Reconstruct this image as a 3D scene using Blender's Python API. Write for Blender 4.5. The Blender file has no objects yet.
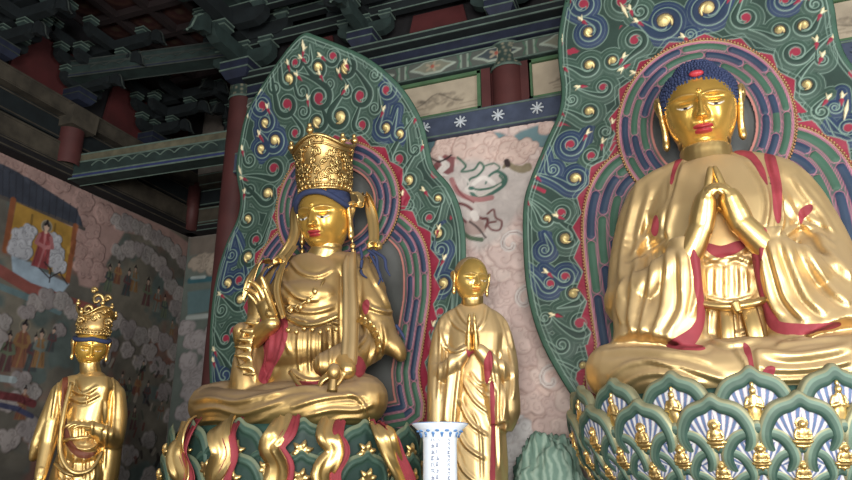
import bpy, math, random
import numpy as np
from mathutils import Vector, Matrix, noise as mnoise
from mathutils.bvhtree import BVHTree
random.seed(7); np.random.seed(7)
SC = bpy.context.scene
COL = SC.collection
F = 700.; TH = math.radians(18.3); PS = math.radians(21); CZ = 1.6
FW = np.array([-math.sin(PS)*math.cos(TH), math.cos(PS)*math.cos(TH), math.sin(TH)])
RT = np.array([math.cos(PS), math.sin(PS), 0.])
UP = np.array([math.sin(PS)*math.sin(TH), -math.cos(PS)*math.sin(TH), math.cos(TH)])
CAM = np.array([0, 0, CZ])
def ray(px, py): return FW + RT*((px-426)/F) + UP*((240-py)/F)
def P(px, py, Y):
    d = ray(px, py); return CAM + d*(Y/d[1])
def PX(px, py, X):
    d = ray(px, py); return CAM + d*(X/d[0])
def proj(V):
    V = np.asarray(V, float) - CAM
    z = V@FW
    return np.stack([426+F*(V@RT)/z, 240-F*(V@UP)/z], -1)
# ---------- camera
cd = bpy.data.cameras.new('camera'); cam = bpy.data.objects.new('camera', cd); COL.objects.link(cam)
cd.sensor_width = 36; cd.lens = F/852*36
cam.matrix_world = Matrix(((RT[0], UP[0], -FW[0], 0), (RT[1], UP[1], -FW[1], 0), (RT[2], UP[2], -FW[2], CZ), (0, 0, 0, 1)))
SC.camera = cam
SC.view_settings.view_transform = 'Standard'
# ---------- colours and materials
def lin(c):
    c = np.asarray(c, float)/255.
    return np.where(c <= .04045, c/12.92, ((c+.055)/1.055)**2.4)
def new_mat(name):
    m = bpy.data.materials.new(name); m.use_nodes = True
    nt = m.node_tree; b = nt.nodes['Principled BSDF']; return m, nt, b
def paint_mat(name, rgb, rough=.6, metal=0, var=.15, scale=6, bump=0., spec=.4):
    m, nt, b = new_mat(name); N = nt.nodes; L = nt.links
    tc = N.new('ShaderNodeTexCoord'); nz = N.new('ShaderNodeTexNoise'); nz.inputs['Scale'].default_value = scale
    nz.inputs['Detail'].default_value = 5
    L.new(tc.outputs['Object'], nz.inputs['Vector'])
    cr = N.new('ShaderNodeValToRGB'); c = lin(rgb)
    cr.color_ramp.elements[0].position = .3; cr.color_ramp.elements[1].position = .7
    cr.color_ramp.elements[0].color = (*np.clip(c*(1-var), 0, 1), 1); cr.color_ramp.elements[1].color = (*np.clip(c*(1+var), 0, 1), 1)
    L.new(nz.outputs['Fac'], cr.inputs['Fac']); L.new(cr.outputs['Color'], b.inputs['Base Color'])
    b.inputs['Roughness'].default_value = rough; b.inputs['Metallic'].default_value = metal
    b.inputs['Specular IOR Level'].default_value = spec
    if bump:
        bp = N.new('ShaderNodeBump'); bp.inputs['Strength'].default_value = bump; bp.inputs['Distance'].default_value = .02
        L.new(nz.outputs['Fac'], bp.inputs['Height']); L.new(bp.outputs['Normal'], b.inputs['Normal'])
    return m
def gold_mat(name, rgb=(236, 186, 92), rough=.34, dust=.5, dustc=(186, 160, 122), hollow_dark=.35):
    """gilt: metal that is dusty where it faces up, with uneven roughness"""
    m, nt, b = new_mat(name); N = nt.nodes; L = nt.links
    geo = N.new('ShaderNodeNewGeometry'); sep = N.new('ShaderNodeSeparateXYZ'); L.new(geo.outputs['Normal'], sep.inputs[0])
    mr = N.new('ShaderNodeMapRange'); mr.inputs['From Min'].default_value = -.1; mr.inputs['From Max'].default_value = .75
    mr.inputs['To Max'].default_value = dust; mr.inputs['To Min'].default_value = dust*.12
    L.new(sep.outputs['Z'], mr.inputs['Value'])
    tc = N.new('ShaderNodeTexCoord'); nz = N.new('ShaderNodeTexNoise'); nz.inputs['Scale'].default_value = 5; nz.inputs['Detail'].default_value = 6
    L.new(tc.outputs['Object'], nz.inputs['Vector'])
    ml = N.new('ShaderNodeMath'); ml.operation = 'MULTIPLY_ADD'; ml.inputs[1].default_value = .5; ml.inputs[2].default_value = .75
    L.new(nz.outputs['Fac'], ml.inputs[0])
    mu = N.new('ShaderNodeMath'); mu.operation = 'MULTIPLY'; mu.use_clamp = True
    L.new(mr.outputs[0], mu.inputs[0]); L.new(ml.outputs[0], mu.inputs[1])
    ao = N.new('ShaderNodeMapRange')   # darkens the base colour in the hollows
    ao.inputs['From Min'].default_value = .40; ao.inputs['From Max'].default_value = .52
    ao.inputs['To Min'].default_value = 1-hollow_dark; ao.inputs['To Max'].default_value = 1
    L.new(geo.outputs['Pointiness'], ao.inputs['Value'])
    mc = N.new('ShaderNodeMix'); mc.data_type = 'RGBA'; mc.inputs[6].default_value = (*lin(rgb), 1); mc.inputs[7].default_value = (*lin(dustc), 1)
    L.new(mu.outputs[0], mc.inputs[0])
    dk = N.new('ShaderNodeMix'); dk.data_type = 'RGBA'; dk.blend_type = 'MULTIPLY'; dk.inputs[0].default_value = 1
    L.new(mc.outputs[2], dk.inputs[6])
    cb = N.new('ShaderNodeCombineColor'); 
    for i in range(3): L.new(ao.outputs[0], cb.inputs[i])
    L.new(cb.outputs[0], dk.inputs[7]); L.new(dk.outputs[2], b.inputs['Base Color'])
    inv = N.new('ShaderNodeMath'); inv.operation = 'SUBTRACT'; inv.inputs[0].default_value = 1; L.new(mu.outputs[0], inv.inputs[1])
    L.new(inv.outputs[0], b.inputs['Metallic'])
    rr = N.new('ShaderNodeMath'); rr.operation = 'MULTIPLY_ADD'; rr.inputs[1].default_value = .25; rr.inputs[2].default_value = rough
    L.new(mu.outputs[0], rr.inputs[0]); L.new(rr.outputs[0], b.inputs['Roughness'])
    return m
def attr_mat(name, rough=.6, metal_gold=True, bump=0):
    """colour painted per vertex ('Col'); alpha = how metallic (gilding)"""
    m, nt, b = new_mat(name); N = nt.nodes; L = nt.links
    a = N.new('ShaderNodeAttribute'); a.attribute_name = 'Col'
    tc = N.new('ShaderNodeTexCoord'); nz = N.new('ShaderNodeTexNoise'); nz.inputs['Scale'].default_value = 3; nz.inputs['Detail'].default_value = 8
    L.new(tc.outputs['Object'], nz.inputs['Vector'])
    mr = N.new('ShaderNodeMapRange'); mr.inputs['From Min'].default_value = .3; mr.inputs['From Max'].default_value = .7
    mr.inputs['To Min'].default_value = .8; mr.inputs['To Max'].default_value = 1.12
    L.new(nz.outputs['Fac'], mr.inputs['Value'])
    mx = N.new('ShaderNodeMix'); mx.data_type = 'RGBA'; mx.blend_type = 'MULTIPLY'; mx.inputs[0].default_value = 1
    cb = N.new('ShaderNodeCombineColor')
    for i in range(3): L.new(mr.outputs[0], cb.inputs[i])
    L.new(a.outputs['Color'], mx.inputs[6]); L.new(cb.outputs[0], mx.inputs[7]); L.new(mx.outputs[2], b.inputs['Base Color'])
    if metal_gold: L.new(a.outputs['Alpha'], b.inputs['Metallic'])
    b.inputs['Roughness'].default_value = rough; b.inputs['Specular IOR Level'].default_value = .3
    return m
GOLD = gold_mat('gilt_dusty', (228, 196, 138), dust=.85, rough=.38, dustc=(174, 148, 112))
GOLD_B = gold_mat('gilt_bright', (234, 198, 128), rough=.33, dust=.42)
GOLD_D = gold_mat('gilt_dusty_shaded', (206, 170, 106), rough=.36, dust=.95, hollow_dark=.5, dustc=(150, 126, 98))  # dusty gilt, darkened to paint the weaker light on the left figures
RED = paint_mat('crimson_lining', (146, 56, 64), .7)
BLUEHAIR = paint_mat('ultramarine_hair', (50, 60, 92), .75)
PAINT = attr_mat('painted_relief', .55)
MURAL = attr_mat('mural_paint', .85, False)
SKINP = attr_mat('gilt_face', .27)
# ---------- objects
def tag(o, label=None, cat=None, group=None, kind=None):
    if label: o['label'] = label
    if cat: o['category'] = cat
    if group: o['group'] = group
    if kind: o['kind'] = kind
    return o
def empty(name, loc, label, cat, group=None):
    o = bpy.data.objects.new(name, None); COL.objects.link(o); o.location = loc; o.empty_display_size = .2
    return tag(o, label, cat, group)
def link(name, me, mats=None, parent=None, smooth=True):
    if mats is not None:
        for m in (mats if isinstance(mats, (list, tuple)) else [mats]): me.materials.append(m)
    o = bpy.data.objects.new(name, me); COL.objects.link(o)
    if smooth: me.polygons.foreach_set('use_smooth', [True]*len(me.polygons))
    if parent:
        o.parent = parent; o.matrix_parent_inverse = Matrix.Translation(-Vector(parent.location))
    return o
def mesh(name, V, Fc, mats=None, parent=None, smooth=True, mi=None, col=None):
    me = bpy.data.meshes.new(name)
    V = np.asarray(V, np.float32)
    if isinstance(Fc, np.ndarray) and Fc.ndim == 2:
        n, k = Fc.shape
        me.vertices.add(len(V)); me.vertices.foreach_set('co', V.ravel())
        me.loops.add(n*k); me.loops.foreach_set('vertex_index', Fc.astype(np.int32).ravel())
        me.polygons.add(n); me.polygons.foreach_set('loop_start', np.arange(0, n*k, k, dtype=np.int32))
        me.update(calc_edges=True)
    else:
        me.from_pydata([tuple(map(float, v)) for v in V], [], [tuple(map(int, f)) for f in Fc]); me.update()
    if col is not None:
        a = me.color_attributes.new('Col', 'FLOAT_COLOR', 'POINT'); c = np.ones((len(V), 4), np.float32); c[:, :col.shape[1]] = col
        a.data.foreach_set('color', c.ravel())
    if mi is not None: me.polygons.foreach_set('material_index', np.asarray(mi, np.int32))
    return link(name, me, mats, parent, smooth)
class MB:
    """collects shapes; build() makes one mesh"""
    def __init__(s): s.V = []; s.F = []; s.M = []; s.n = 0
    def add(s, V, Fc, m=0):
        V = np.asarray(V, float); s.V.append(V); s.F += [tuple(int(i)+s.n for i in f) for f in Fc]; s.M += [m]*len(Fc); s.n += len(V); return s
    def box(s, c, size, rz=0, m=0, rot=None, taper=1.):
        c = np.asarray(c, float); h = np.asarray(size, float)/2
        V = np.array([(x*(taper if z > 0 else 1), y*(taper if z > 0 else 1), z) for x in (-1, 1) for y in (-1, 1) for z in (-1, 1)])*h
        R = np.array(rot.to_3x3()) if rot is not None else np.array(Matrix.Rotation(rz, 3, 'Z'))
        V = V@R.T + c
        return s.add(V, [(0, 1, 3, 2), (4, 6, 7, 5), (0, 4, 5, 1), (2, 3, 7, 6), (0, 2, 6, 4), (1, 5, 7, 3)], m)
    def beam(s, a, b, w, h, m=0):
        a = np.asarray(a, float); b = np.asarray(b, float); d = b-a; L = np.linalg.norm(d); d /= L
        side = np.cross(d, (0, 0, 1)); side /= np.linalg.norm(side)+1e-9; u = np.cross(side, d)
        V = [p + side*sx*w/2 + u*sz*h/2 for p in (a, b) for sx in (-1, 1) for sz in (-1, 1)]
        return s.add(V, [(0, 1, 3, 2), (4, 6, 7, 5), (0, 4, 5, 1), (2, 3, 7, 6), (0, 2, 6, 4), (1, 5, 7, 3)], m)
    def ell(s, c, r, rot=None, n=16, m=0):
        V = []; Fc = []; k = n//2
        for i in range(k+1):
            t = math.pi*i/k
            for j in range(n):
                p = 2*math.pi*j/n; V.append((math.sin(t)*math.cos(p), math.sin(t)*math.sin(p), math.cos(t)))
        for i in range(k):
            for j in range(n): Fc.append((i*n+j, (i+1)*n+j, (i+1)*n+(j+1) % n, i*n+(j+1) % n))
        V = np.array(V)*np.asarray(r, float)
        if rot is not None: V = V@np.array(rot.to_3x3()).T
        return s.add(V+np.asarray(c, float), Fc, m)
    def tube(s, pts, rad, n=12, m=0, sub=6, flat=None, up=(0, 0, 1), cap=True, closed=False):
        """swept tube; rad per control point (number or (a,b): a along 'side', b along 'up')"""
        P_, R_ = resample(pts, rad, sub, closed)
        k = len(P_); V = []; Fc = []
        for i in range(k):
            if closed: d = P_[(i+1) % k]-P_[i-1]
            else: d = P_[min(i+1, k-1)]-P_[max(i-1, 0)]
            d = d/(np.linalg.norm(d)+1e-9); u = np.asarray(up, float)
            side = np.cross(d, u)
            if np.linalg.norm(side) < 1e-3: side = np.cross(d, (0, 1, 0.01))
            side /= np.linalg.norm(side); uu = np.cross(side, d)
            for j in range(n):
                a = 2*math.pi*j/n; V.append(P_[i]+side*math.cos(a)*R_[i][0]+uu*math.sin(a)*R_[i][1])
        kk = k if closed else k-1
        for i in range(kk):
            for j in range(n):
                i2 = (i+1) % k
                Fc.append((i*n+j, i*n+(j+1) % n, i2*n+(j+1) % n, i2*n+j))
        if cap and not closed:
            Fc.append(tuple(range(n))[::-1]); Fc.append(tuple((k-1)*n+j for j in range(n)))
        s.add(V, Fc, m)
        return s
    def limb(s, pts, rad, n=18, sub=6, up=(0, 0, 1)):
        """tube with rounded ends, for remeshing"""
        s.tube(pts, rad, n=n, sub=sub, up=up)
        for q, r in ((pts[0], rad[0]), (pts[-1], rad[-1])):
            rr = r if np.isscalar(r) else min(r); s.ell(q, (rr, rr, rr), n=14)
        return s
    def lathe(s, c, prof, n=32, m=0, axis=None, a0=0, a1=2*math.pi):
        V = []; Fc = []; full = abs(a1-a0-2*math.pi) < 1e-6; nn = n if full else n+1
        for r, z in prof:
            for j in range(nn):
                a = a0+(a1-a0)*j/n; V.append((r*math.cos(a), r*math.sin(a), z))
        for i in range(len(prof)-1):
            for j in range(n):
                j2 = (j+1) % nn; Fc.append((i*nn+j, i*nn+j2, (i+1)*nn+j2, (i+1)*nn+j))
        V = np.array(V)
        if axis is not None: V = V@np.array(axis.to_3x3()).T
        return s.add(V+np.asarray(c, float), Fc, m)
    def prism(s, poly, depth, frame, m=0, rim=None, inset=.0, mrim=1):
        """poly (u,v) extruded by depth; frame = (origin, U, V, W). rim: outer band in material mrim on the front"""
        O, U, V_, W = [np.asarray(q, float) for q in frame]; n = len(poly)
        A = [O+U*u+V_*v for u, v in poly]; B = [a+W*depth for a in A]
        if inset:
            C = poly_inset(poly, inset); Ci = [O+U*u+V_*v for u, v in C]; Cd = [c+W*(-0.0+inset*.25) for c in Ci]
            Vt = A+B+Ci+Cd
            s.add(Vt, [(i, (i+1) % n, n+(i+1) % n, n+i) for i in range(n)] + [tuple(range(n, 2*n))], m)
            base = s.n-len(Vt)
            for i in range(n):
                s.F.append((base+i, base+2*n+i, base+2*n+(i+1) % n, base+(i+1) % n)); s.M.append(mrim)
                s.F.append((base+2*n+i, base+3*n+i, base+3*n+(i+1) % n, base+2*n+(i+1) % n)); s.M.append(mrim)
            s.F.append(tuple(base+3*n+i for i in range(n))[::-1]); s.M.append(m)
        else:
            s.add(A+B, [(i, (i+1) % n, n+(i+1) % n, n+i) for i in range(n)]+[tuple(range(n, 2*n)), tuple(range(n))[::-1]], m)
        return s
    def build(s, name, mats, parent=None, smooth=True):
        V = np.concatenate(s.V)
        return mesh(name, V, s.F, mats, parent, smooth, s.M)
def poly_inset(poly, d):
    n = len(poly); out = []
    A = sum(poly[i][0]*poly[(i+1) % n][1]-poly[(i+1) % n][0]*poly[i][1] for i in range(n)); sg = 1 if A > 0 else -1
    for i in range(n):
        p = np.array(poly[i-1]); q = np.array(poly[i]); r = np.array(poly[(i+1) % n])
        e1 = (q-p)/(np.linalg.norm(q-p)+1e-9); e2 = (r-q)/(np.linalg.norm(r-q)+1e-9)
        n1 = np.array((-e1[1], e1[0]))*sg; n2 = np.array((-e2[1], e2[0]))*sg
        b = n1+n2; b /= max(np.linalg.norm(b), .3); k = min(1/max(b@n1, .4), 2)
        out.append(tuple(q+b*d*k))
    return out
def resample(pts, rad, sub, closed=False):
    pts = [np.asarray(p, float) for p in pts]; rad = [(r, r) if np.isscalar(r) else tuple(r) for r in rad]
    if len(rad) == 1: rad = rad*len(pts)
    n = len(pts)
    if n == 2 and not closed:
        return [pts[0]+(pts[1]-pts[0])*i/sub for i in range(sub+1)], [tuple(np.array(rad[0])+(np.array(rad[1])-rad[0])*i/sub) for i in range(sub+1)]
    out = []; ro = []
    g = (lambda i: i % n) if closed else (lambda i: min(max(i, 0), n-1))
    for i in range(n if closed else n-1):
        p0, p1, p2, p3 = [pts[g(i+k)] for k in (-1, 0, 1, 2)]
        for k in range(sub):
            t = k/sub; out.append(.5*((2*p1)+(-p0+p2)*t+(2*p0-5*p1+4*p2-p3)*t*t+(-p0+3*p1-3*p2+p3)*t**3))
            ro.append(tuple(np.array(rad[g(i)])*(1-t)+np.array(rad[g(i+1)])*t))
    if not closed: out.append(pts[-1]); ro.append(rad[-1])
    return out, ro
def crv(pts, sub=6, closed=False): return np.array(resample(pts, [1], sub, closed)[0])
# ---------- painting on a 2-D grid that becomes a mesh (colour and relief per vertex)
class Canvas:
    def __init__(s, u0, u1, v0, v1, res, base):
        s.u0, s.v0, s.res = u0, v0, res
        s.nu = int((u1-u0)/res)+1; s.nv = int((v1-v0)/res)+1
        s.C = np.zeros((s.nv, s.nu, 4)); s.C[..., :3] = lin(base); s.H = np.zeros((s.nv, s.nu))
        s.U, s.Vv = np.meshgrid(u0+np.arange(s.nu)*res, v0+np.arange(s.nv)*res)
    def win(s, pts, m):
        a = np.min(pts, 0)-m; b = np.max(pts, 0)+m
        i0 = max(int((a[0]-s.u0)/s.res), 0); i1 = min(int((b[0]-s.u0)/s.res)+2, s.nu)
        j0 = max(int((a[1]-s.v0)/s.res), 0); j1 = min(int((b[1]-s.v0)/s.res)+2, s.nv)
        return (slice(j0, j1), slice(i0, i1)) if i1 > i0 and j1 > j0 else None
    def dist(s, pts, wid, reach):
        """distance to polyline minus width, and arclength param, in a window"""
        pts = np.asarray(pts, float); w = s.win(pts, reach+np.max(wid))
        if w is None: return None, None, None
        U = s.U[w]; V = s.Vv[w]; D = np.full(U.shape, 9.); T = np.zeros(U.shape)
        seg = np.linalg.norm(np.diff(pts, axis=0), axis=1); cum = np.r_[0, np.cumsum(seg)]
        wid = np.broadcast_to(wid, (len(pts),))
        for i in range(len(pts)-1):
            sub = s.win(pts[i:i+2], reach+max(wid[i], wid[i+1]))
            if sub is None: continue
            a = sub[0].start-w[0].start; b = sub[1].start-w[1].start
            sl = (slice(a, a+sub[0].stop-sub[0].start), slice(b, b+sub[1].stop-sub[1].start))
            p = pts[i]; d = pts[i+1]-p; L2 = d@d+1e-12
            t = np.clip(((U[sl]-p[0])*d[0]+(V[sl]-p[1])*d[1])/L2, 0, 1)
            dd = np.hypot(U[sl]-p[0]-t*d[0], V[sl]-p[1]-t*d[1])-(wid[i]+(wid[i+1]-wid[i])*t)
            b_ = dd < D[sl]; D[sl] = np.where(b_, dd, D[sl]); T[sl] = np.where(b_, cum[i]+t*seg[i], T[sl])
        return w, D, T
    def blend(s, w, cov, rgb, metal=0., h=None):
        c = np.clip(cov, 0, 1)[..., None]; tgt = np.array([*lin(rgb), metal])
        s.C[w] = s.C[w]*(1-c)+tgt*c
        if h is not None: s.H[w] = s.H[w]*(1-c[..., 0])+h*c[..., 0]
    def stroke(s, pts, wid, rgb, metal=0., h=None, soft=None, alpha=1.):
        soft = soft or s.res
        w, D, T = s.dist(pts, wid, soft*2)
        if w is None: return
        s.blend(w, np.clip(.5-D/soft, 0, 1)*alpha, rgb, metal, h if h is None or np.isscalar(h) else h)
    def inside(s, poly, w):
        U = s.U[w]; V = s.Vv[w]; ins = np.zeros(U.shape, bool); n = len(poly)
        for i in range(n):
            x1, y1 = poly[i]; x2, y2 = poly[(i+1) % n]
            if y1 == y2: continue
            c = ((V > min(y1, y2)) & (V <= max(y1, y2))) & (U < (V-y1)*(x2-x1)/(y2-y1)+x1); ins ^= c
        return ins
    def sdf(s, poly, reach=.3):
        """signed distance (negative inside) over the window of the polygon"""
        poly = np.asarray(poly, float); w, D, T = s.dist(np.vstack([poly, poly[:1]]), 0., reach)
        if w is None: return None, None, None
        return w, np.where(s.inside(poly, w), -D, D), T
    def fill(s, poly, rgb, metal=0., h=None, soft=None, alpha=1., edge=None, ew=None):
        soft = soft or s.res
        w, D, T = s.sdf(poly, soft*3+(ew or 0))
        if w is None: return
        D = np.where(D < -8, -1, D)
        s.blend(w, np.clip(.5-D/soft, 0, 1)*alpha, rgb, metal, h)
        if edge: s.blend(w, np.clip(.5-(np.abs(D)-ew)/soft, 0, 1)*alpha, edge, metal, None)
    def build(s, name, to3d, mat, parent=None, mask=None):
        idx = np.arange(s.nu*s.nv).reshape(s.nv, s.nu)
        q = np.stack([idx[:-1, :-1], idx[:-1, 1:], idx[1:, 1:], idx[1:, :-1]], -1)
        if mask is not None: q = q[mask[:-1, :-1] & mask[1:, 1:] & mask[:-1, 1:] & mask[1:, :-1]]
        q = q.reshape(-1, 4)
        V = to3d(s.U, s.Vv, s.H).reshape(-1, 3); C = s.C.reshape(-1, 4)
        used = np.unique(q); mp = np.zeros(len(V), int); mp[used] = np.arange(len(used))
        return mesh(name, V[used], mp[q], mat, parent, True, None, C[used].astype(np.float32))
def vnoise(U, V, sc, seed=0, oct=3):
    """tileless value noise on a grid, 0..1"""
    rng = np.random.RandomState(seed); out = 0; amp = 1; tot = 0
    for o in range(oct):
        g = rng.rand(128, 128); x = U/sc*2**o+37; y = V/sc*2**o+11
        xi = np.floor(x).astype(int); yi = np.floor(y).astype(int); fx = x-xi; fy = y-yi
        fx = fx*fx*(3-2*fx); fy = fy*fy*(3-2*fy)
        G = lambda a, b: g[b % 128, a % 128]
        out = out+amp*((G(xi, yi)*(1-fx)+G(xi+1, yi)*fx)*(1-fy)+(G(xi, yi+1)*(1-fx)+G(xi+1, yi+1)*fx)*fy)
        tot += amp; amp *= .5
    return out/tot
# ================= flame-shaped backboards (mandorlas) =================
G0 = (42, 62, 54); G1 = (58, 80, 69); BL = (42, 58, 86); PALE = (130, 154, 140); RD = (144, 42, 62); GD = (236, 214, 150); PINK = (190, 118, 140)
class Board:
    def __init__(s, Y0, zb, zt, lean): s.Y0, s.zb, s.zt, s.lean = Y0, zb, zt, lean
    def Y(s, z):
        t = np.clip((np.asarray(z, float)-s.zb)/(s.zt-s.zb), 0, 1.3); return s.Y0-s.lean*t*t
    def b(s, px, py):
        Y = s.Y0
        for _ in range(12):
            p = P(px, py, Y); Y = .5*Y+.5*float(s.Y(p[2]))
        return np.array([p[0], p[2]])
    def to3d(s, off=0.):
        return lambda U, V, H: np.stack([U, s.Y(V)-H-off, V], -1)
def scroll(bd, px, py, r, hand, ang, tail, bend=0.):
    """scroll path in board metres: tapering tail then a spiral; ang = direction (deg, image up=90) in which the tail leaves"""
    c = bd.b(px, py); sc = abs(bd.b(px+1, py)[0]-c[0]); R = r*sc*1.15; L = tail*sc; a = math.radians(ang)
    d = np.array([math.cos(a), math.sin(a)]); nrm = np.array([-d[1], d[0]])
    a0 = a+hand*math.pi/2; rc = R*.80
    st = c+rc*np.array([math.cos(a0), math.sin(a0)])
    tip = st+d*L+nrm*bend*sc; mid = st+d*L*.5+nrm*bend*sc*.15
    pts = []; wd = []
    for i in range(10):
        t = i/10; pts.append((1-t)**2*tip+2*t*(1-t)*mid+t*t*st); wd.append(R*.24*t**.8+.001)
    for i in range(30):
        t = i/29; th = a0+hand*t*math.radians(400); rr = rc*(1-.62*t**1.1)
        pts.append(c+rr*np.array([math.cos(th), math.sin(th)])); wd.append(R*(.24-.10*t))
    return np.array(pts), np.array(wd), c, R, a0, hand, tip, d
def paint_board(cv, bd, outline, halo_polys, scrolls, flecks, extra):
    res = cv.res
    full = (slice(0, cv.nv), slice(0, cv.nu))
    w, D, _ = cv.sdf(outline, .5); OD = np.full(cv.U.shape, 9.); OD[w] = D
    OD = np.where((OD > 8) & cv.inside(outline, full), -.6, OD)
    cv.blend(full, np.ones(cv.U.shape), G0)
    # nearest-scroll field
    SD = np.full(cv.U.shape, 9.); ID = np.zeros(cv.U.shape, int)
    S = []
    for k, q in enumerate(scrolls):
        px, py, r, hand, ang, tail, colr, core = q[:8]; bend = q[8] if len(q) > 8 else 0
        sp = scroll(bd, px, py, r, hand, ang, tail, bend); S.append((sp, colr, core))
        w, D, T = cv.dist(sp[0], sp[1], .16)
        if w is None: continue
        b = D < SD[w]; SD[w] = np.where(b, D, SD[w]); ID[w] = np.where(b, k+1, ID[w])
    blue = np.zeros(cv.U.shape)
    for k, (sp, colr, core) in enumerate(S):
        if colr == 'b': blue = np.where(ID == k+1, 1., blue)
    soft = res*1.0; lw = .0052
    def line(field, level, half, rgb, al=1.): cv.blend(full, np.clip(.5-(np.abs(field-level)-half)/soft, 0, 1)*al, rgb)
    near = np.clip(.5-(SD-.075)/soft, 0, 1)
    cv.blend(full, near*(1-blue), G1); cv.blend(full, near*blue, BL)
    line(SD, .085, lw*.8, PALE, .8); line(SD, .045, lw*.5, PALE, .35)
    body = np.clip(.5-SD/soft, 0, 1)
    cv.blend(full, body*(1-blue), G0); cv.blend(full, body*blue, (38, 54, 78)); line(SD, 0, lw, PALE)
    cv.H += np.clip(1-SD/.085, 0, 1)*.012+np.clip(-SD/.02, 0, 1)*.006
    # red gaps where scroll clusters part, only small pockets
    gap = np.clip((SD-.12)/.02, 0, 1)*(vnoise(cv.U, cv.Vv, .25, 5) > .7)
    cv.blend(full, gap, RD)
    # outer rim bands
    line(OD, -.02, .006, PALE); line(OD, -.06, .0045, PALE, .8)
    # halos: red scallops around them
    for hp in halo_polys:
        w, D, T = cv.sdf(hp, .3)
        sc = .03+.085*np.abs(((T/.34) % 1)*2-1); k = np.clip(.5-(D-sc)/soft, 0, 1)
        cv.blend(w, k, RD); 
        cv.blend(w, np.clip(.5-(np.abs(D-sc)-.005)/soft, 0, 1), PALE)
        cv.blend(w, np.clip(.5-(np.abs(D-sc-.05)-.004)/soft, 0, 1)*.8, PALE)
    # cores
    for sp, colr, core in S:
        pts, wd, c, R, a0, hand, tip, d = sp
        th = a0+hand*math.radians(250)
        q = [c+R*.30*(1-.1*i)*np.array([math.cos(th+hand*i*.45), math.sin(th+hand*i*.45)])*(1 if i < 5 else .9) for i in range(7)]
        q = [c+R*.05*np.array([math.cos(th), math.sin(th)])] + [c+R*(.1+.07*i)*np.array([math.cos(th-hand*i*.5), math.sin(th-hand*i*.5)]) for i in range(6)]
        wq = np.array([.30, .27, .22, .17, .12, .07, .02])*R
        if core == 'r':
            cv.stroke(q, wq+.006, PALE, h=.012); cv.stroke(q, wq, RD, h=.010)
        elif core == 'g':
            w, D, T = cv.dist(q, wq, .03)
            if w is None: continue
            cv.stroke(q, wq+.012, (60, 40, 34), h=.01); cv.blend(w, np.clip(.5-D/soft, 0, 1), GD, .55)
            cv.H[w] += np.sqrt(np.clip(-D/(R*.3), 0, 1))*.05
    for (sp, colr, core) in S[::1]:
        pts, wd, c, R, a0, hand, tip, d = sp
        if random.random() < .62:
            q = [tip+d*.0, tip-d*.03+np.array([.0, 0]), tip-d*.09]
            cv.stroke(q, np.array([.002, .016, .003]), (240, 226, 184), .2, h=.03)
            q = [tip+np.array([-d[1], d[0]])*.045*hand-d*.02, tip-d*.07]
            cv.stroke(q, np.array([.002, .011]), (240, 226, 184), .2, h=.03)
            q = [tip-d*.10, tip-d*.16]; cv.stroke(q, np.array([.022, .004]), RD, 0, h=.02)
    for f in flecks:
        a = bd.b(*f[0]); b = bd.b(*f[1]); cv.stroke([a, (a+b)/2, b], np.array([.002, .02, .004]), (240, 226, 184), .2, h=.03)
    cv.H *= np.clip(-OD/.03, 0, 1)
    return OD
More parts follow.
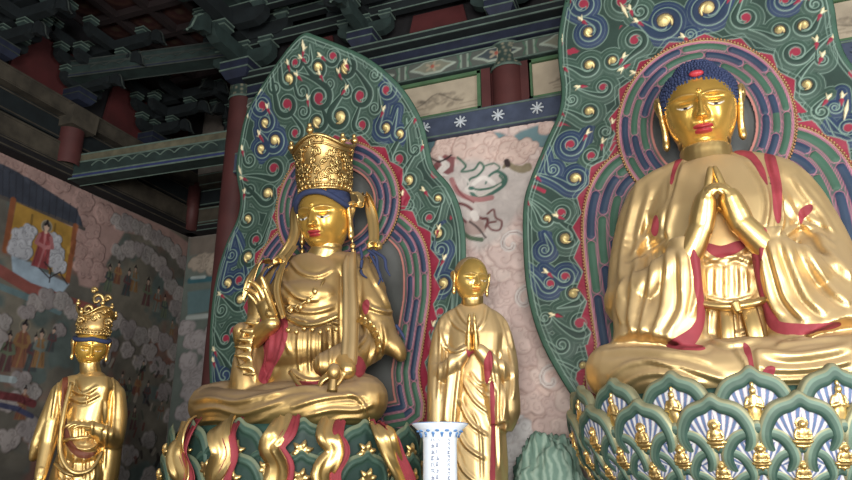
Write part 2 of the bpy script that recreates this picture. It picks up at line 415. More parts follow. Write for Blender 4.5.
def halo_ring(name, bd, outer, width, off, parent, tracks=3, cell=.42, hollow=None, clip=None):
    outer = np.asarray(outer); cv = Canvas(outer[:, 0].min()-.02, outer[:, 0].max()+.02, outer[:, 1].min()-.02, outer[:, 1].max()+.02, .009, (74, 84, 80))
    w, D, T = cv.sdf(outer, width+.1); OD = np.full(cv.U.shape, 9.); TT = np.zeros(cv.U.shape); OD[w] = D; TT[w] = T
    full = (slice(0, cv.nv), slice(0, cv.nu)); d = -OD-.035; tw = (width-.07)/tracks
    k = np.clip(np.floor(d/tw), 0, tracks-1); rr = d-(k+.5)*tw
    L = np.linalg.norm(np.diff(np.vstack([outer, outer[:1]]), axis=0), axis=1).sum(); nc = max(int(L/cell), 6); cl = L/nc
    s_ = TT/cl+k*.5; ci = np.floor(s_); ss = (s_-ci-.5)*cl
    hx = cl/2-tw*.45; cap = np.hypot(np.maximum(np.abs(ss)-hx, 0), rr)-tw*.40
    col = ((ci+k) % 2)[..., None]*lin((46, 62, 84))+(1-((ci+k) % 2))[..., None]*lin((62, 96, 78))
    c = np.clip(.5-cap/.009, 0, 1)[..., None]; cv.C[..., :3] = cv.C[..., :3]*(1-c)+col*c
    cv.blend(full, np.clip(.5-(np.abs(cap)-.003)/.009, 0, 1), PINK)
    gapl = np.abs(np.abs(rr)-tw*.5); cv.blend(full, np.clip(.5-(gapl-.001)/.009, 0, 1)*.6, PINK)
    cv.H = .02+.018*np.sqrt(np.clip(-cap/(tw*.40), 0, 1))
    for lv, c_ in ((.012, (196, 160, 110)), (.03, PINK)): cv.blend(full, np.clip(.5-(np.abs(-OD-lv)-.006)/.009, 0, 1), c_)
    cv.blend(full, np.clip(.5-(np.abs(-OD-width)-.012)/.009, 0, 1), (186, 120, 110))
    mask = (OD < 0) & (-OD < width+.02)
    if clip is not None:
        cw, cD, _ = cv.sdf(clip, .05)
        if cw is not None:
            m2 = np.ones(cv.U.shape, bool); m2[cw] = cD > .0; mask &= m2
    o = cv.build(name, bd.to3d(off), PAINT, parent, mask)
    # beaded gilt edge
    mb = MB(); pts = crv(np.vstack([outer]), 2, True)
    seg = np.linalg.norm(np.diff(np.vstack([pts, pts[:1]]), axis=0), axis=1); cum = np.r_[0, np.cumsum(seg)]; pp = np.vstack([pts, pts[:1]])
    for q in np.arange(0, cum[-1], .036):
        x = np.interp(q, cum, pp[:, 0]); z = np.interp(q, cum, pp[:, 1])
        if clip is not None:
            n = len(clip); ins = False
            for i in range(n):
                x1, y1 = clip[i]; x2, y2 = clip[(i+1) % n]
                if (y1 > z) != (y2 > z) and x < (z-y1)*(x2-x1)/(y2-y1)+x1: ins = not ins
            if ins: continue
        mb.ell((x, float(bd.Y(z))-off-.03, z), (.015, .015, .015), n=6)
    mb.build(name+'_beading', paint_gold_bead, parent)
    return o
paint_gold_bead = paint_mat('bead_gilding', (172, 128, 88), .5, .3)
BOARDBACK = paint_mat('board_edge', (96, 36, 40), .7)
STONE = paint_mat('halo_stone', (120, 118, 116), .9, var=.35, scale=3, bump=.3)
def circ(c, rx, rz, n=72): return np.array([(c[0]+rx*math.cos(2*math.pi*i/n), c[1]+rz*math.sin(2*math.pi*i/n)) for i in range(n)])
def make_board(name, bd, outline, head_o, head_w, body_o, body_w, scrolls, flecks, label):
    root = empty('mandorla', (outline[:, 0].mean(), bd.Y0, 1.9), label, 'backboard')
    cv = Canvas(outline[:, 0].min()-.02, outline[:, 0].max()+.02, outline[:, 1].min()-.02, outline[:, 1].max()+.02, .0095, G0)
    OD = paint_board(cv, bd, outline, [head_o, body_o], scrolls, flecks, None)
    # grey hollow inside the halos
    for hp in (body_o, head_o):
        w, D, T = cv.sdf(hp, .3); D = np.where((D > 8) & cv.inside(hp, w), -.6, D)
        n = vnoise(cv.U[w], cv.Vv[w], .5, 3)
        c = np.clip(.5-(D+.02)/.01, 0, 1)[..., None]
        cv.C[w][..., :3] = cv.C[w][..., :3]*(1-c)+c*(lin((88, 90, 88))+(n[..., None]-.5)*.12)
        cv.C[w][..., 3] *= 1-c[..., 0]; cv.H[w] *= 1-c[..., 0]
    MB().box((outline[:, 0].mean(), bd.Y0+.12, 1.45), (1.6, .1, .92)).build('board_stand', BOARDBACK, root, False)
    cv.build('flame_board', bd.to3d(0), PAINT, root, OD < 0)
    mb = MB(); op = crv(outline, 3, True)
    P3 = [(x, float(bd.Y(z)), z) for x, z in op]
    mb.tube([np.array(p)+(0, .03, 0) for p in P3], [(.05, .02)]*len(P3), n=8, sub=1, closed=True, up=(0, 1, 0.001))
    mb.build('board_rim', paint_mat('rim_green', (62, 92, 76), .6), root)
    cb = Canvas(outline[:, 0].min()-.02, outline[:, 0].max()+.02, outline[:, 1].min()-.02, outline[:, 1].max()+.02, .04, G0)
    wb, Db, _ = cb.sdf(outline, .5); Db = np.where((Db > 8) & cb.inside(outline, wb), -.6, Db); ob = np.full(cb.U.shape, 9.); ob[wb] = Db
    cb.build('board_back', bd.to3d(-.06), BOARDBACK, root, ob < 0.01)
    halo_ring('body_halo', bd, body_o, body_w, .03, root, cell=.62, clip=head_o)
    halo_ring('head_halo', bd, head_o, head_w, .06, root, cell=.52)
    return root
# --- right board
bR = Board(7.55, 4.2, 8.2, .55)
XR = .33
half = [(640, 470), (606, 430), (580, 400), (556, 362), (541, 330), (531, 292), (527, 250), (527, 205), (534, 178), (549, 142), (562, 112), (565, 88), (562, 60), (562, 33), (568, 0)]
hl = np.array([bR.b(*p) for p in half]); hl[:, 0] -= XR
top = np.array([(-1.28, 6.95), (-1.1, 7.5), (-.7, 8.1), (-.25, 8.6)])
hl = np.vstack([hl, top]); right = hl[::-1].copy(); right[:, 0] *= -1
outR = crv(np.vstack([hl, [(0, 8.9)], right]) + np.array([XR, 0]), 5, True)
cR = bR.b(703, 128); eR = (bR.b(617, 128)[0]-cR[0]); tR = bR.b(701, 43)[1]-cR[1]
headR = circ(cR, abs(eR), tR)
bh = np.array([bR.b(*p) for p in [(625, 150), (606, 164), (592, 184), (584, 212), (583, 245), (588, 290), (596, 345), (606, 400)]]); bh[:, 0] -= cR[0]
bh2 = bh[::-1].copy(); bh2[:, 0] *= -1
bodyR = crv(np.vstack([bh[::-1], [(-.4, bh[0][1]+.25), (.4, bh[0][1]+.25)], bh2[::-1]])+np.array([cR[0], 0]), 4, True)
g, r_, b_ = 'g', 'r', 'b'
sR = [(583, 5, 12, 1, 100, 20, b_, 'r'), (589, 32, 11, -1, 130, 20, b_, 'g', 6), (623, 1, 14, -1, 130, 26, g, 'r', 10), (664, 22, 18, 1, 130, 28, b_, 'g'),
      (635, 41, 12, 1, 200, 30, g, 'r', 10), (589, 66, 11, 1, 130, 26, g, 'g', 8), (613, 61, 9, -1, 60, 12, g, 'g'), (603, 88, 9, 1, 170, 30, g, 'r', -10), (589, 112, 10, 1, 130, 30, g, 'g', 10),
      (571, 145, 11, -1, 60, 22, b_, 'r'), (592, 156, 10, -1, 80, 20, g, 'r'), (575, 179, 12, 1, 130, 38, b_, 'g', 14), (561, 213, 10, 1, 120, 40, g, 'r', 12), (547, 219, 8, 1, 100, 24, g, 'g', 6),
      (566, 238, 12, -1, 150, 24, g, 'g', -6), (565, 277, 10, 1, 130, 22, b_, 'r'), (550, 284, 9, 1, 110, 26, b_, 'r', 8), (574, 294, 11, 1, 190, 20, g, 'g'), (580, 324, 13, 1, 160, 34, g, 'r', -14), (583, 366, 8, 1, 140, 40, g, 'g', 10),
      (562, 345, 8, 1, 130, 30, g, 'n', 8), (545, 318, 7, 1, 110, 20, g, 'n', 6), (545, 250, 7, -1, 110, 16, b_, 'n'), (553, 170, 7, 1, 80, 24, b_, 'n', 6),
      (640, 12, 9, 1, 100, 12, g, 'n'), (606, 132, 8, -1, 90, 14, g, 'n'), (645, 70, 7, 1, 150, 14, g, 'n'), (572, 100, 6, 1, 110, 20, g, 'n', 4),
      (708, 9, 18, -1, 60, 26, b_, 'g'), (745, 18, 13, 1, 60, 30, g, 'r'), (779, 31, 11, 1, 130, 26, g, 'g', 8), (804, 26, 12, -1, 60, 26, g, 'g'), (785, 1, 11, -1, 30, 20, b_, 'r'), (796, 53, 14, -1, 50, 40, g, 'r', -10), (806, 85, 12, 1, 60, 44, g, 'g', -14),
      (821, 112, 9, 1, 50, 24, g, 'n', -6), (848, 129, 14, 1, 110, 26, b_, 'r'), (835, 108, 7, -1, 80, 20, b_, 'n'), (815, 5, 9, 1, 60, 20, g, 'n'), (822, 60, 7, 1, 80, 30, g, 'n'), (690, 35, 7, 1, 120, 8, b_, 'n'),
      (858, 165, 10, -1, 80, 20, g, 'r'), (870, 200, 12, 1, 60, 20, b_, 'g'), (860, 240, 10, -1, 60, 20, g, 'r')]
fR = [((560, 30), (562, 42)), ((620, 3), (628, 18)), ((848, 100), (844, 120))]
make_board('mandorla', bR, outR, headR, .37, bodyR, .44, sR, fR, 'tall green flame-shaped backboard with scrolls behind the largest seated gold figure')
# --- left board
bL = Board(7.55, 4.0, 7.6, 1.0)
oL = [(222, 470), (214, 420), (211, 360), (213, 310), (219, 272), (228, 243), (239, 218), (242, 197), (238, 168), (242, 136), (248, 112), (260, 90), (276, 66), (291, 46), (303, 35), (312, 37), (338, 47), (365, 60), (389, 79), (405, 98), (418, 122), (424, 145), (430, 168), (446, 187), (456, 210), (461, 240), (460, 285), (455, 340), (447, 400), (436, 460)]
outL = crv(np.array([bL.b(*p) for p in oL]), 4, True)
cL = bL.b(339, 208); headL = circ(cL, abs(bL.b(401, 208)[0]-bL.b(278, 208)[0])/2, bL.b(339, 143)[1]-cL[1])
bl_ = np.array([bL.b(*p) for p in [(395, 212), (411, 222), (424, 238), (431, 262), (432, 295), (428, 325), (421, 372), (412, 430)]]); bl_[:, 0] -= cL[0]
bl2 = bl_.copy(); bl2[:, 0] *= -1
bodyL = crv(np.vstack([bl_[::-1], [(.3, bl_[0][1]+.2), (-.3, bl_[0][1]+.2)], bl2])+np.array([cL[0], 0]), 4, True)
sL = [(296, 63, 7, -1, 70, 16, g, 'r'), (318, 68, 9, 1, 130, 22, g, 'g', -4), (333, 57, 8, 1, 130, 14, g, 'r'), (346, 68, 10, -1, 110, 14, g, 'g'), (289, 79, 9, 1, 80, 34, g, 'g', 4), (262, 106, 9, 1, 70, 16, b_, 'r'), (287, 105, 11, 1, 95, 44, g, 'r', -4), (320, 98, 12, -1, 130, 34, g, 'r', 12),
      (361, 96, 11, -1, 110, 36, g, 'r', 10), (387, 90, 9, -1, 120, 24, b_, 'r'), (266, 123, 8, -1, 110, 14, b_, 'g'), (275, 141, 10, 1, 120, 16, b_, 'g'), (262, 149, 8, -1, 110, 16, b_, 'g', 4), (296, 133, 8, -1, 120, 30, g, 'r', 4), (318, 122, 10, -1, 110, 14, g, 'g'), (340, 117, 12, 1, 40, 26, g, 'g'),
      (362, 125, 9, 1, 60, 26, g, 'r'), (386, 128, 9, 1, 60, 18, b_, 'g'), (400, 134, 8, 1, 70, 22, b_, 'g'), (399, 159, 10, 1, 60, 46, g, 'r', -10), (409, 180, 9, 1, 60, 40, g, 'g', -8), (438, 199, 7, 1, 120, 20, g, 'g'), (430, 218, 8, -1, 70, 22, g, 'r'), (438, 233, 9, 1, 60, 22, g, 'g'),
      (274, 169, 10, 1, 150, 30, g, 'r', 10), (268, 194, 10, 1, 125, 50, g, 'g', 14), (248, 219, 7, 1, 80, 26, g, 'g'), (257, 240, 8, -1, 70, 30, g, 'r'), (249, 257, 9, -1, 90, 22, g, 'g'), (240, 280, 8, -1, 100, 40, b_, 'r', 6), (228, 283, 8, 1, 80, 44, b_, 'g', -4),
      (241, 300, 9, 1, 140, 24, g, 'g'), (235, 331, 9, -1, 60, 18, g, 'r'), (226, 339, 8, 1, 110, 24, g, 'r', 6), (236, 361, 9, 1, 120, 24, g, 'n', 6), (226, 375, 9, 1, 110, 20, b_, 'n'), (238, 395, 10, -1, 110, 16, b_, 'n'),
      (441, 250, 9, 1, 70, 24, b_, 'n'), (443, 283, 11, 1, 60, 26, b_, 'g'), (441, 312, 9, -1, 80, 20, g, 'r'), (436, 345, 9, 1, 70, 22, g, 'n'), (437, 372, 8, -1, 70, 20, g, 'r'), (433, 395, 9, 1, 70, 20, g, 'n'),
      (306, 60, 6, -1, 85, 12, g, 'n'), (303, 92, 7, 1, 95, 30, g, 'n', 2), (275, 88, 6, 1, 80, 20, g, 'n'), (346, 92, 6, -1, 110, 22, g, 'n', 4), (375, 75, 6, -1, 120, 14, g, 'n'), (415, 150, 6, 1, 90, 30, g, 'n'), (250, 190, 6, 1, 100, 26, g, 'n', 4), (250, 160, 6, 1, 95, 14, g, 'n'),
      (408, 205, 7, 1, 80, 14, g, 'n'), (232, 255, 6, 1, 80, 20, b_, 'n'), (222, 310, 6, 1, 80, 16, g, 'n'), (375, 108, 6, -1, 90, 16, g, 'n'), (304, 112, 6, -1, 90, 14, g, 'n'), (330, 84, 5, 1, 110, 16, g, 'n')]
fL = [((303, 40), (304, 52)), ((245, 108), (248, 118)), ((238, 165), (242, 175)), ((262, 85), (258, 95))]
make_board('mandorla', bL, outL, headL, .34, bodyL, .34, sL, fL, 'darker green flame-shaped backboard with pointed top behind the crowned seated gold figure')
# ================= the hall =================
XL, YB, YW, ZC = -9.6, 11.2, 8.4, 9.3
def struct(o): o['kind'] = 'structure'; return o
TEAL = paint_mat('beam_teal', (36, 50, 47), .75, var=.35, scale=5)
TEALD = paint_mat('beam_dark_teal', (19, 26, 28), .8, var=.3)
NAVY = paint_mat('beam_navy', (26, 32, 50), .75, var=.3)
EDGE = paint_mat('beam_pale_edge', (88, 104, 94), .7, var=.25, scale=9)
OXRED = paint_mat('ox_red_lacquer', (80, 43, 41), .6, var=.25, scale=2)
DKRED = paint_mat('dark_red_board', (70, 26, 26), .8, var=.3, scale=2)
BROWN = paint_mat('aged_beam_brown', (66, 60, 50), .85, var=.4, scale=4)
BEIGE = paint_mat('ivory_paper', (186, 172, 150), .9, var=.12)
DARKW = paint_mat('dark_timber', (22, 20, 22), .85, var=.3)
GREENF = paint_mat('green_frame', (74, 104, 72), .7)
PLASTER = paint_mat('grey_plaster', (120, 112, 104), .9, var=.2)
FLOORM = paint_mat('stone_floor', (126, 116, 104), .5, var=.2, scale=1.5, bump=.2)
mb = MB(); mb.box((-2, 3.5, -.1), (16, 16, .2)); struct(mb.build('floor', FLOORM, smooth=False))
mb = MB(); mb.box((-2, YW+.1, 3.85), (7.6+7.4, .4, 7.1)); 
struct(mesh('wall_middle', *(lambda b: (np.concatenate(b.V), b.F))(MB().box((.25, YW+.12, 3.0), (11.3, .5, 6.0))), PLASTER, None, False))
struct(MB().box((-2, YB+.1, 4.6), (16, .2, 9.4)).build('wall_back', PLASTER, smooth=False))
struct(MB().box((XL-.12, 3.5, 4.6), (.2, 16, 9.4)).build('wall_left', PLASTER, smooth=False))
struct(MB().box((6.1, 8.0, 4.6), (.2, 7, 9.4)).build('wall_right', PLASTER, smooth=False))
# ---- painted helpers
def cloud(cv, c, r, col, dark, n=6, seed=0, hgt=.02):
    rng = random.Random(seed); c = np.asarray(c, float)
    lobes = [(c+r*.75*np.array([math.cos(a), .7*math.sin(a)]), r*(.42+.25*rng.random())) for a in [2*math.pi*i/n+rng.random()*.6 for i in range(n)]]+[(c, r*.75)]
    for q, rr in lobes: cv.stroke([q, q+1e-4], rr*1.0, dark, h=hgt*.3)
    for q, rr in lobes: cv.stroke([q, q+1e-4], rr*.9, col, h=hgt, soft=cv.res*2)
    for q, rr in lobes[:n]:
        if rr < cv.res*3.5: continue
        h = rng.choice((-1, 1)); a0 = rng.random()*6
        sp = [q+rr*(.68-.09*k)*np.array([math.cos(a0+h*k*.7), math.sin(a0+h*k*.7)]) for k in range(8)]
        cv.stroke(sp, max(rr*.045, cv.res*.35), dark, h=hgt*.4, alpha=.7)
def figure(cv, p, h, robe, robe2, skin=(190, 160, 140), lean=0., halo=None, sx=1.):
    """painted standing figure in a robe; p = feet, h = height"""
    p = np.asarray(p, float); 
    def q(u, v): return (p[0]+(u*sx+lean*v)*h, p[1]+v*h)
    if halo: cv.stroke([q(0, .9), q(0, .901)], .14*h, halo); cv.stroke([q(0, .9), q(0, .901)], .115*h, (96, 92, 84))
    cv.fill([q(-.2, 0), q(.2, .02), (q(.16, .4)), q(.15, .72), q(.05, .8), q(-.05, .8), q(-.15, .7), q(-.14, .4)], robe, soft=cv.res*1.5)
    cv.stroke([q(.13, .68), q(.2, .5), q(.02, .45)], .045*h, robe2); cv.stroke([q(-.13, .68), q(-.18, .5), q(0, .47)], .04*h, robe2)
    cv.stroke([q(-.02, .78), q(.03, .4), q(-.03, .02)], .02*h, robe2)
    for k in (-.1, .09): cv.stroke([q(k, .42), q(k*1.5, .05)], .008*h, (60, 48, 44), alpha=.7)
    cv.stroke([q(0, .78), q(0, .86)], .035*h, skin); cv.stroke([q(0, .88), q(0, .9)], .06*h, skin); cv.stroke([q(-.045, .93), q(0, .965), q(.045, .93)], .026*h, (36, 30, 32)); cv.stroke([q(0, .98), q(0, 1.02)], .03*h, (36, 30, 32))
# ---- mural on the left wall : coordinates (y, z)
def lw(px, py): q = PX(px, py, XL); return np.array([q[1], q[2]])
cv = Canvas(3.2, YB, .9, 6.25, .016, (92, 88, 80))
n = vnoise(cv.U, cv.Vv, .9, 1); n2 = vnoise(cv.U, cv.Vv, .5, 8)
c = np.clip((n-.42)*5, 0, 1)[..., None]; cv.C[..., :3] = cv.C[..., :3]*(1-c)+lin((112, 106, 94))*c
c = np.clip((n2-.56)*9, 0, 1)[..., None]; cv.C[..., :3] = cv.C[..., :3]*(1-c)+lin((84, 94, 90))*c
c = np.clip((vnoise(cv.U, cv.Vv, .6, 21)-.6)*9, 0, 1)[..., None]; cv.C[..., :3] = cv.C[..., :3]*(1-c)+lin((116, 84, 74))*c
W = lambda L: [lw(*p) for p in L]
CLD, CLDK = (150, 140, 134), (112, 102, 98)
cv.fill(W([(-20, 128), (60, 165), (110, 195), (150, 215), (192, 245), (192, 262), (160, 238), (125, 232), (108, 262), (98, 290), (80, 285), (72, 235), (60, 215), (0, 190), (-20, 180)]), (156, 128, 120), soft=.05)
for i, (a, b_, r) in enumerate([(12, 158, .22), (35, 172, .2), (60, 180, .22), (85, 200, .2), (105, 215, .2), (90, 228, .22), (95, 250, .2), (85, 268, .2), (100, 272, .18), (78, 250, .16)]): cloud(cv, lw(a, b_), r, (160, 132, 124), (128, 100, 94), seed=i)
cv.fill(W([(-25, 150), (0, 163), (20, 173), (42, 186), (78, 209), (84, 230), (60, 219), (20, 202), (0, 196), (-25, 190)]), (58, 62, 72)); cv.stroke(W([(-25, 188), (0, 196), (60, 219), (84, 229)]), .03, (80, 74, 70))
for t in np.linspace(0, 1, 14): cv.stroke(W([(-10+88*t, 160+47*t), (-10+86*t, 190+35*t)]), .008, (44, 46, 54))
cv.fill(W([(17, 202), (75, 228), (69, 280), (8, 248)]), (160, 124, 56)); 
for L in ([(14, 200), (6, 250)], [(76, 226), (68, 282)]): cv.stroke(W(L), .05, (130, 78, 50))
for L in ([(33, 215), (28, 262)], [(56, 224), (50, 275)]): cv.stroke(W(L), .02, (120, 92, 44))
for i, (a, b_, r) in enumerate([(22, 238, .16), (20, 250, .18), (30, 232, .12), (54, 240, .14), (56, 252, .16), (58, 264, .16)]): cloud(cv, lw(a, b_), r, (176, 176, 180), (120, 120, 124), seed=20+i)
cv.fill(W([(12, 256), (30, 262), (45, 272), (70, 284), (62, 294), (40, 290), (14, 278)]), (150, 166, 178), soft=.03)
figure(cv, lw(40, 268), .78, (130, 60, 62), (156, 100, 100), halo=(150, 140, 120))
for L in ([(40, 268), (50, 278), (60, 272), (68, 284)], [(45, 262), (52, 270), (50, 282)]): cv.stroke(W(L), .012, (50, 40, 40))
cv.stroke(W([(0, 270), (30, 288), (70, 302), (95, 310)]), .09, (128, 74, 66)); cv.stroke(W([(-10, 282), (25, 296), (60, 312)]), .05, (96, 116, 118))
cl = [(118, 222, .14), (128, 223, .16), (138, 227, .15), (148, 232, .16), (158, 237, .16), (168, 244, .15), (176, 252, .15), (183, 262, .14), (120, 252, .14), (130, 249, .16), (141, 250, .15), (150, 256, .17), (159, 263, .17), (166, 274, .15), (172, 286, .15), (181, 295, .17),
      (176, 308, .16), (182, 320, .14), (38, 303, .14), (50, 298, .16), (63, 302, .15), (73, 312, .13), (28, 312, .12), (108, 312, .13), (118, 322, .15), (130, 330, .18), (142, 337, .17), (155, 335, .16), (166, 342, .17), (176, 352, .17), (150, 352, .16), (158, 366, .18), (172, 372, .16), (140, 362, .14),
      (112, 345, .13), (104, 356, .13), (128, 350, .14), (165, 392, .17), (178, 398, .16), (172, 418, .17), (182, 440, .16), (150, 440, .15), (130, 455, .17), (112, 462, .17), (120, 478, .2), (150, 478, .18), (22, 380, .14), (32, 392, .14), (12, 402, .16), (30, 430, .18), (40, 445, .15), (8, 440, .16), (60, 330, .1), (3, 322, .14), (-8, 340, .2), (100, 300, .1)]
for i, (a, b_, r) in enumerate(cl): cloud(cv, lw(a, b_), r*1.05, [(150, 142, 138), (136, 128, 126), (142, 136, 132)][i % 3], CLDK, seed=40+i)
rb = [(96, 104, 84), (118, 78, 60), (66, 72, 72), (132, 100, 66), (88, 60, 60), (110, 116, 108)]
for i, (a, b_, h, ha) in enumerate([(108, 292, .5, 1), (117, 284, .42, 0), (126, 296, .52, 0), (134, 292, .5, 1), (146, 306, .55, 1), (156, 312, .5, 0), (164, 318, .45, 0), (18, 368, .72, 1), (30, 372, .6, 0), (38, 368, .6, 1), (4, 372, .6, 0), (120, 395, .4, 0), (128, 402, .42, 1), (137, 396, .4, 0), (146, 404, .42, 0), (118, 425, .4, 1), (133, 430, .42, 0), (160, 420, .36, 0), (142, 380, .36, 0), (20, 420, .5, 0), (50, 352, .4, 0), (172, 335, .3, 0)]):
    figure(cv, lw(a, b_), h, rb[i % 6], rb[(i+2) % 6], (170, 142, 124), lean=.04*((i % 3)-1), halo=(132, 124, 104) if ha else None)
for i in range(60):
    rng = random.Random(900+i); a = rng.uniform(95, 185); b_ = rng.uniform(360, 470); q = lw(a, b_)
    cv.stroke([q, q+(rng.uniform(-.08, .08), rng.uniform(.03, .16))], rng.uniform(.015, .04), [(44, 34, 34), (96, 50, 44), (150, 140, 128), (70, 76, 66)][i % 4], alpha=.8)
cv.stroke(W([(0, 395), (18, 398), (34, 404)]), .06, (96, 46, 48)); cv.stroke(W([(0, 405), (18, 409), (32, 416)]), .04, (60, 62, 86)); cv.stroke(W([(0, 378), (14, 380)]), .05, (150, 160, 160))
cv.C[..., :3] *= (.82+.36*vnoise(cv.U, cv.Vv, .12, 4))[..., None]
struct(cv.build('trim_1', lambda U, V, H: np.stack([XL-.015+H, U, V], -1), MURAL))
# ---- rear wall strip : (x, z) on Y = YB
def bw(px, py): q = P(px, py, YB); return np.array([q[0], q[2]])
cv = Canvas(XL, -4.5, .9, 6.25, .025, (108, 116, 108)); W = lambda L: [bw(*p) for p in L]
cv.C[..., :3] *= (.8+.3*vnoise(cv.U, cv.Vv, .5, 4))[..., None]
cv.fill(W([(190, 238), (240, 232), (240, 250), (190, 256)]), (118, 108, 98), soft=.06)
cv.fill(W([(188, 292), (240, 285), (240, 305), (188, 315)]), (96, 120, 122))
cv.stroke(W([(188, 318), (245, 312)]), .05, (170, 176, 170)); cv.stroke(W([(190, 281), (245, 276)]), .06, (60, 100, 108)); cv.stroke(W([(192, 278), (205, 277)]), .03, (170, 180, 176))
for i, (a, b_, r) in enumerate([(204, 262, .2), (214, 264, .22), (196, 264, .15), (222, 270, .2)]): cloud(cv, bw(a, b_), r, (170, 156, 140), (110, 100, 90), seed=i)
for i in range(46):
    rng = random.Random(300+i); cloud(cv, bw(rng.uniform(184, 225), rng.uniform(328, 440)), .17, (166, 158, 156), (120, 112, 110), seed=i)
struct(cv.build('trim_2', lambda U, V, H: np.stack([U, YB-.01-H, V], -1), MURAL))
# ---- cloud relief on the middle wall : (x, z) on Y = 8.13
YM = 8.12
def mw(px, py): q = P(px, py, YM); return np.array([q[0], q[2]])
cv = Canvas(-5.35, 4.6, 1.0, 6.08, .0155, (198, 176, 166)); W = lambda L: [mw(*p) for p in L]
n = vnoise(cv.U, cv.Vv, .8, 2)[..., None]
cv.C[..., :3] = lin((192, 166, 156))*(1-n)+lin((216, 198, 188))*n
rng = random.Random(5); k = 0
for row in range(19):   # rows of curling clouds over the whole wall
    z = 1.0+row*.27
    for colm in range(46):
        x = -5.9+colm*.235+(row % 2)*.12+rng.uniform(-.05, .05)
        zz = z+rng.uniform(-.06, .06)
        px, py = proj([(x, YM, zz)])[0]
        if not (395 < px < 620 or px > 830): continue
        r = rng.uniform(.13, .2)*(1.25 if zz > 3.2 else 1)
        grey = (zz < 3.6 and math.sin(x*4+zz*2) > .1)
        col = (204, 202, 200) if grey else [(212, 190, 181), (206, 183, 175), (218, 198, 188)][k % 3]
        cloud(cv, (x, zz), r, col, (174, 148, 140) if not grey else (168, 162, 160), n=5, seed=k, hgt=.035); k += 1
for q in [(527, 300), (540, 292), (512, 245), (552, 380)]:
    c = mw(*q); h = 1; sp = [c+(.20-.016*j)*np.array([math.cos(h*j*.55), math.sin(h*j*.55)]) for j in range(12)]
    cv.stroke(sp, .03, (212, 204, 198), h=.05); cv.stroke(sp, .006, (140, 116, 110), h=.02)
sky = (108, 134, 138)
cv.fill(W([(410, 132), (438, 136), (455, 138), (448, 152), (432, 152), (424, 166), (410, 160)]), (84, 108, 112), soft=.03, h=0)
cv.fill(W([(488, 133), (500, 133), (512, 138), (520, 132), (560, 118), (566, 128), (552, 140), (543, 148), (530, 145), (522, 152), (516, 142), (500, 140), (494, 158), (489, 150)]), sky, soft=.02, h=0)
for i, (a, b_, r) in enumerate([(446, 146, .14), (460, 142, .2), (475, 145, .24), (480, 158, .2), (503, 148, .16), (512, 154, .18), (527, 148, .13), (440, 153, .13), (548, 128, .1)]): cloud(cv, mw(a, b_), r, (206, 182, 170), (164, 132, 122), seed=70+i)
cv.fill(W([(440, 168), (470, 160), (500, 165), (535, 170), (545, 190), (525, 205), (500, 240), (478, 252), (455, 225), (435, 195)]), (190, 184, 178), alpha=.75, soft=.12, h=.01)
# winged riders and serpents, loosely painted
gr, mr, dk_, wh = (72, 104, 88), (122, 62, 66), (60, 48, 48), (216, 208, 200)
cv.fill(W([(430, 170), (445, 155), (456, 158), (454, 172), (440, 180), (431, 182)]), mr, soft=.02, alpha=.9)
cv.stroke(W([(440, 158), (447, 166), (438, 174), (448, 176)]), np.array([.02, .05, .04, .01]), wh); cv.stroke(W([(430, 158), (440, 163), (452, 156)]), .014, dk_)
cv.stroke(crv(W([(458, 158), (466, 166), (462, 172), (474, 170), (480, 163), (484, 168), (478, 176), (470, 180), (470, 188), (480, 190), (492, 188), (503, 182), (500, 176)])), .016, gr)
cv.stroke(crv(W([(472, 190), (478, 198), (490, 194), (503, 186), (506, 178), (498, 172), (490, 176), (486, 184)])), np.linspace(.045, .012, 43), (70, 104, 92)); cv.stroke(crv(W([(474, 191), (480, 196), (490, 192), (501, 185)])), .014, (196, 190, 178)); cv.stroke(crv(W([(462, 176), (470, 184), (466, 190), (476, 192)])), .014, (206, 198, 190)); cv.stroke(crv(W([(486, 166), (494, 164), (500, 168), (496, 172)])), .012, gr); cv.stroke(crv(W([(474, 184), (484, 178), (494, 184)])), .03, wh)
cv.stroke(crv(W([(452, 180), (458, 192), (468, 198), (480, 200), (492, 198)])), .035, (164, 116, 114)); cv.stroke(crv(W([(456, 186), (462, 195), (474, 203)])), .01, mr)
cv.stroke(crv(W([(504, 168), (508, 164), (514, 168), (522, 170), (528, 168)])), np.linspace(.02, .06, 25), (140, 128, 104)); cv.stroke(W([(507, 162), (508, 165)]), .04, dk_)
cv.stroke(crv(W([(448, 206), (460, 204), (470, 208), (480, 218), (488, 220), (484, 230), (476, 232), (468, 224), (458, 216), (450, 212)])), .02, (112, 70, 70))
cv.stroke(crv(W([(488, 214), (494, 210), (496, 218), (502, 222), (500, 230), (492, 230), (488, 224), (496, 222)])), .014, (120, 80, 78))
cv.fill(W([(464, 226), (474, 216), (484, 222), (486, 232), (474, 236), (464, 234)]), (170, 150, 142), soft=.03); cv.stroke(crv(W([(462, 232), (470, 238), (482, 240)])), .03, (88, 104, 84)); cv.stroke(W([(474, 214), (476, 218)]), .05, wh); cv.stroke(crv(W([(470, 222), (478, 228), (486, 238)])), .012, dk_)
cv.C[..., :3] *= (.9+.2*vnoise(cv.U, cv.Vv, .1, 14))[..., None]
struct(cv.build('trim_3', lambda U, V, H: np.stack([U, YM-H, V], -1), MURAL))
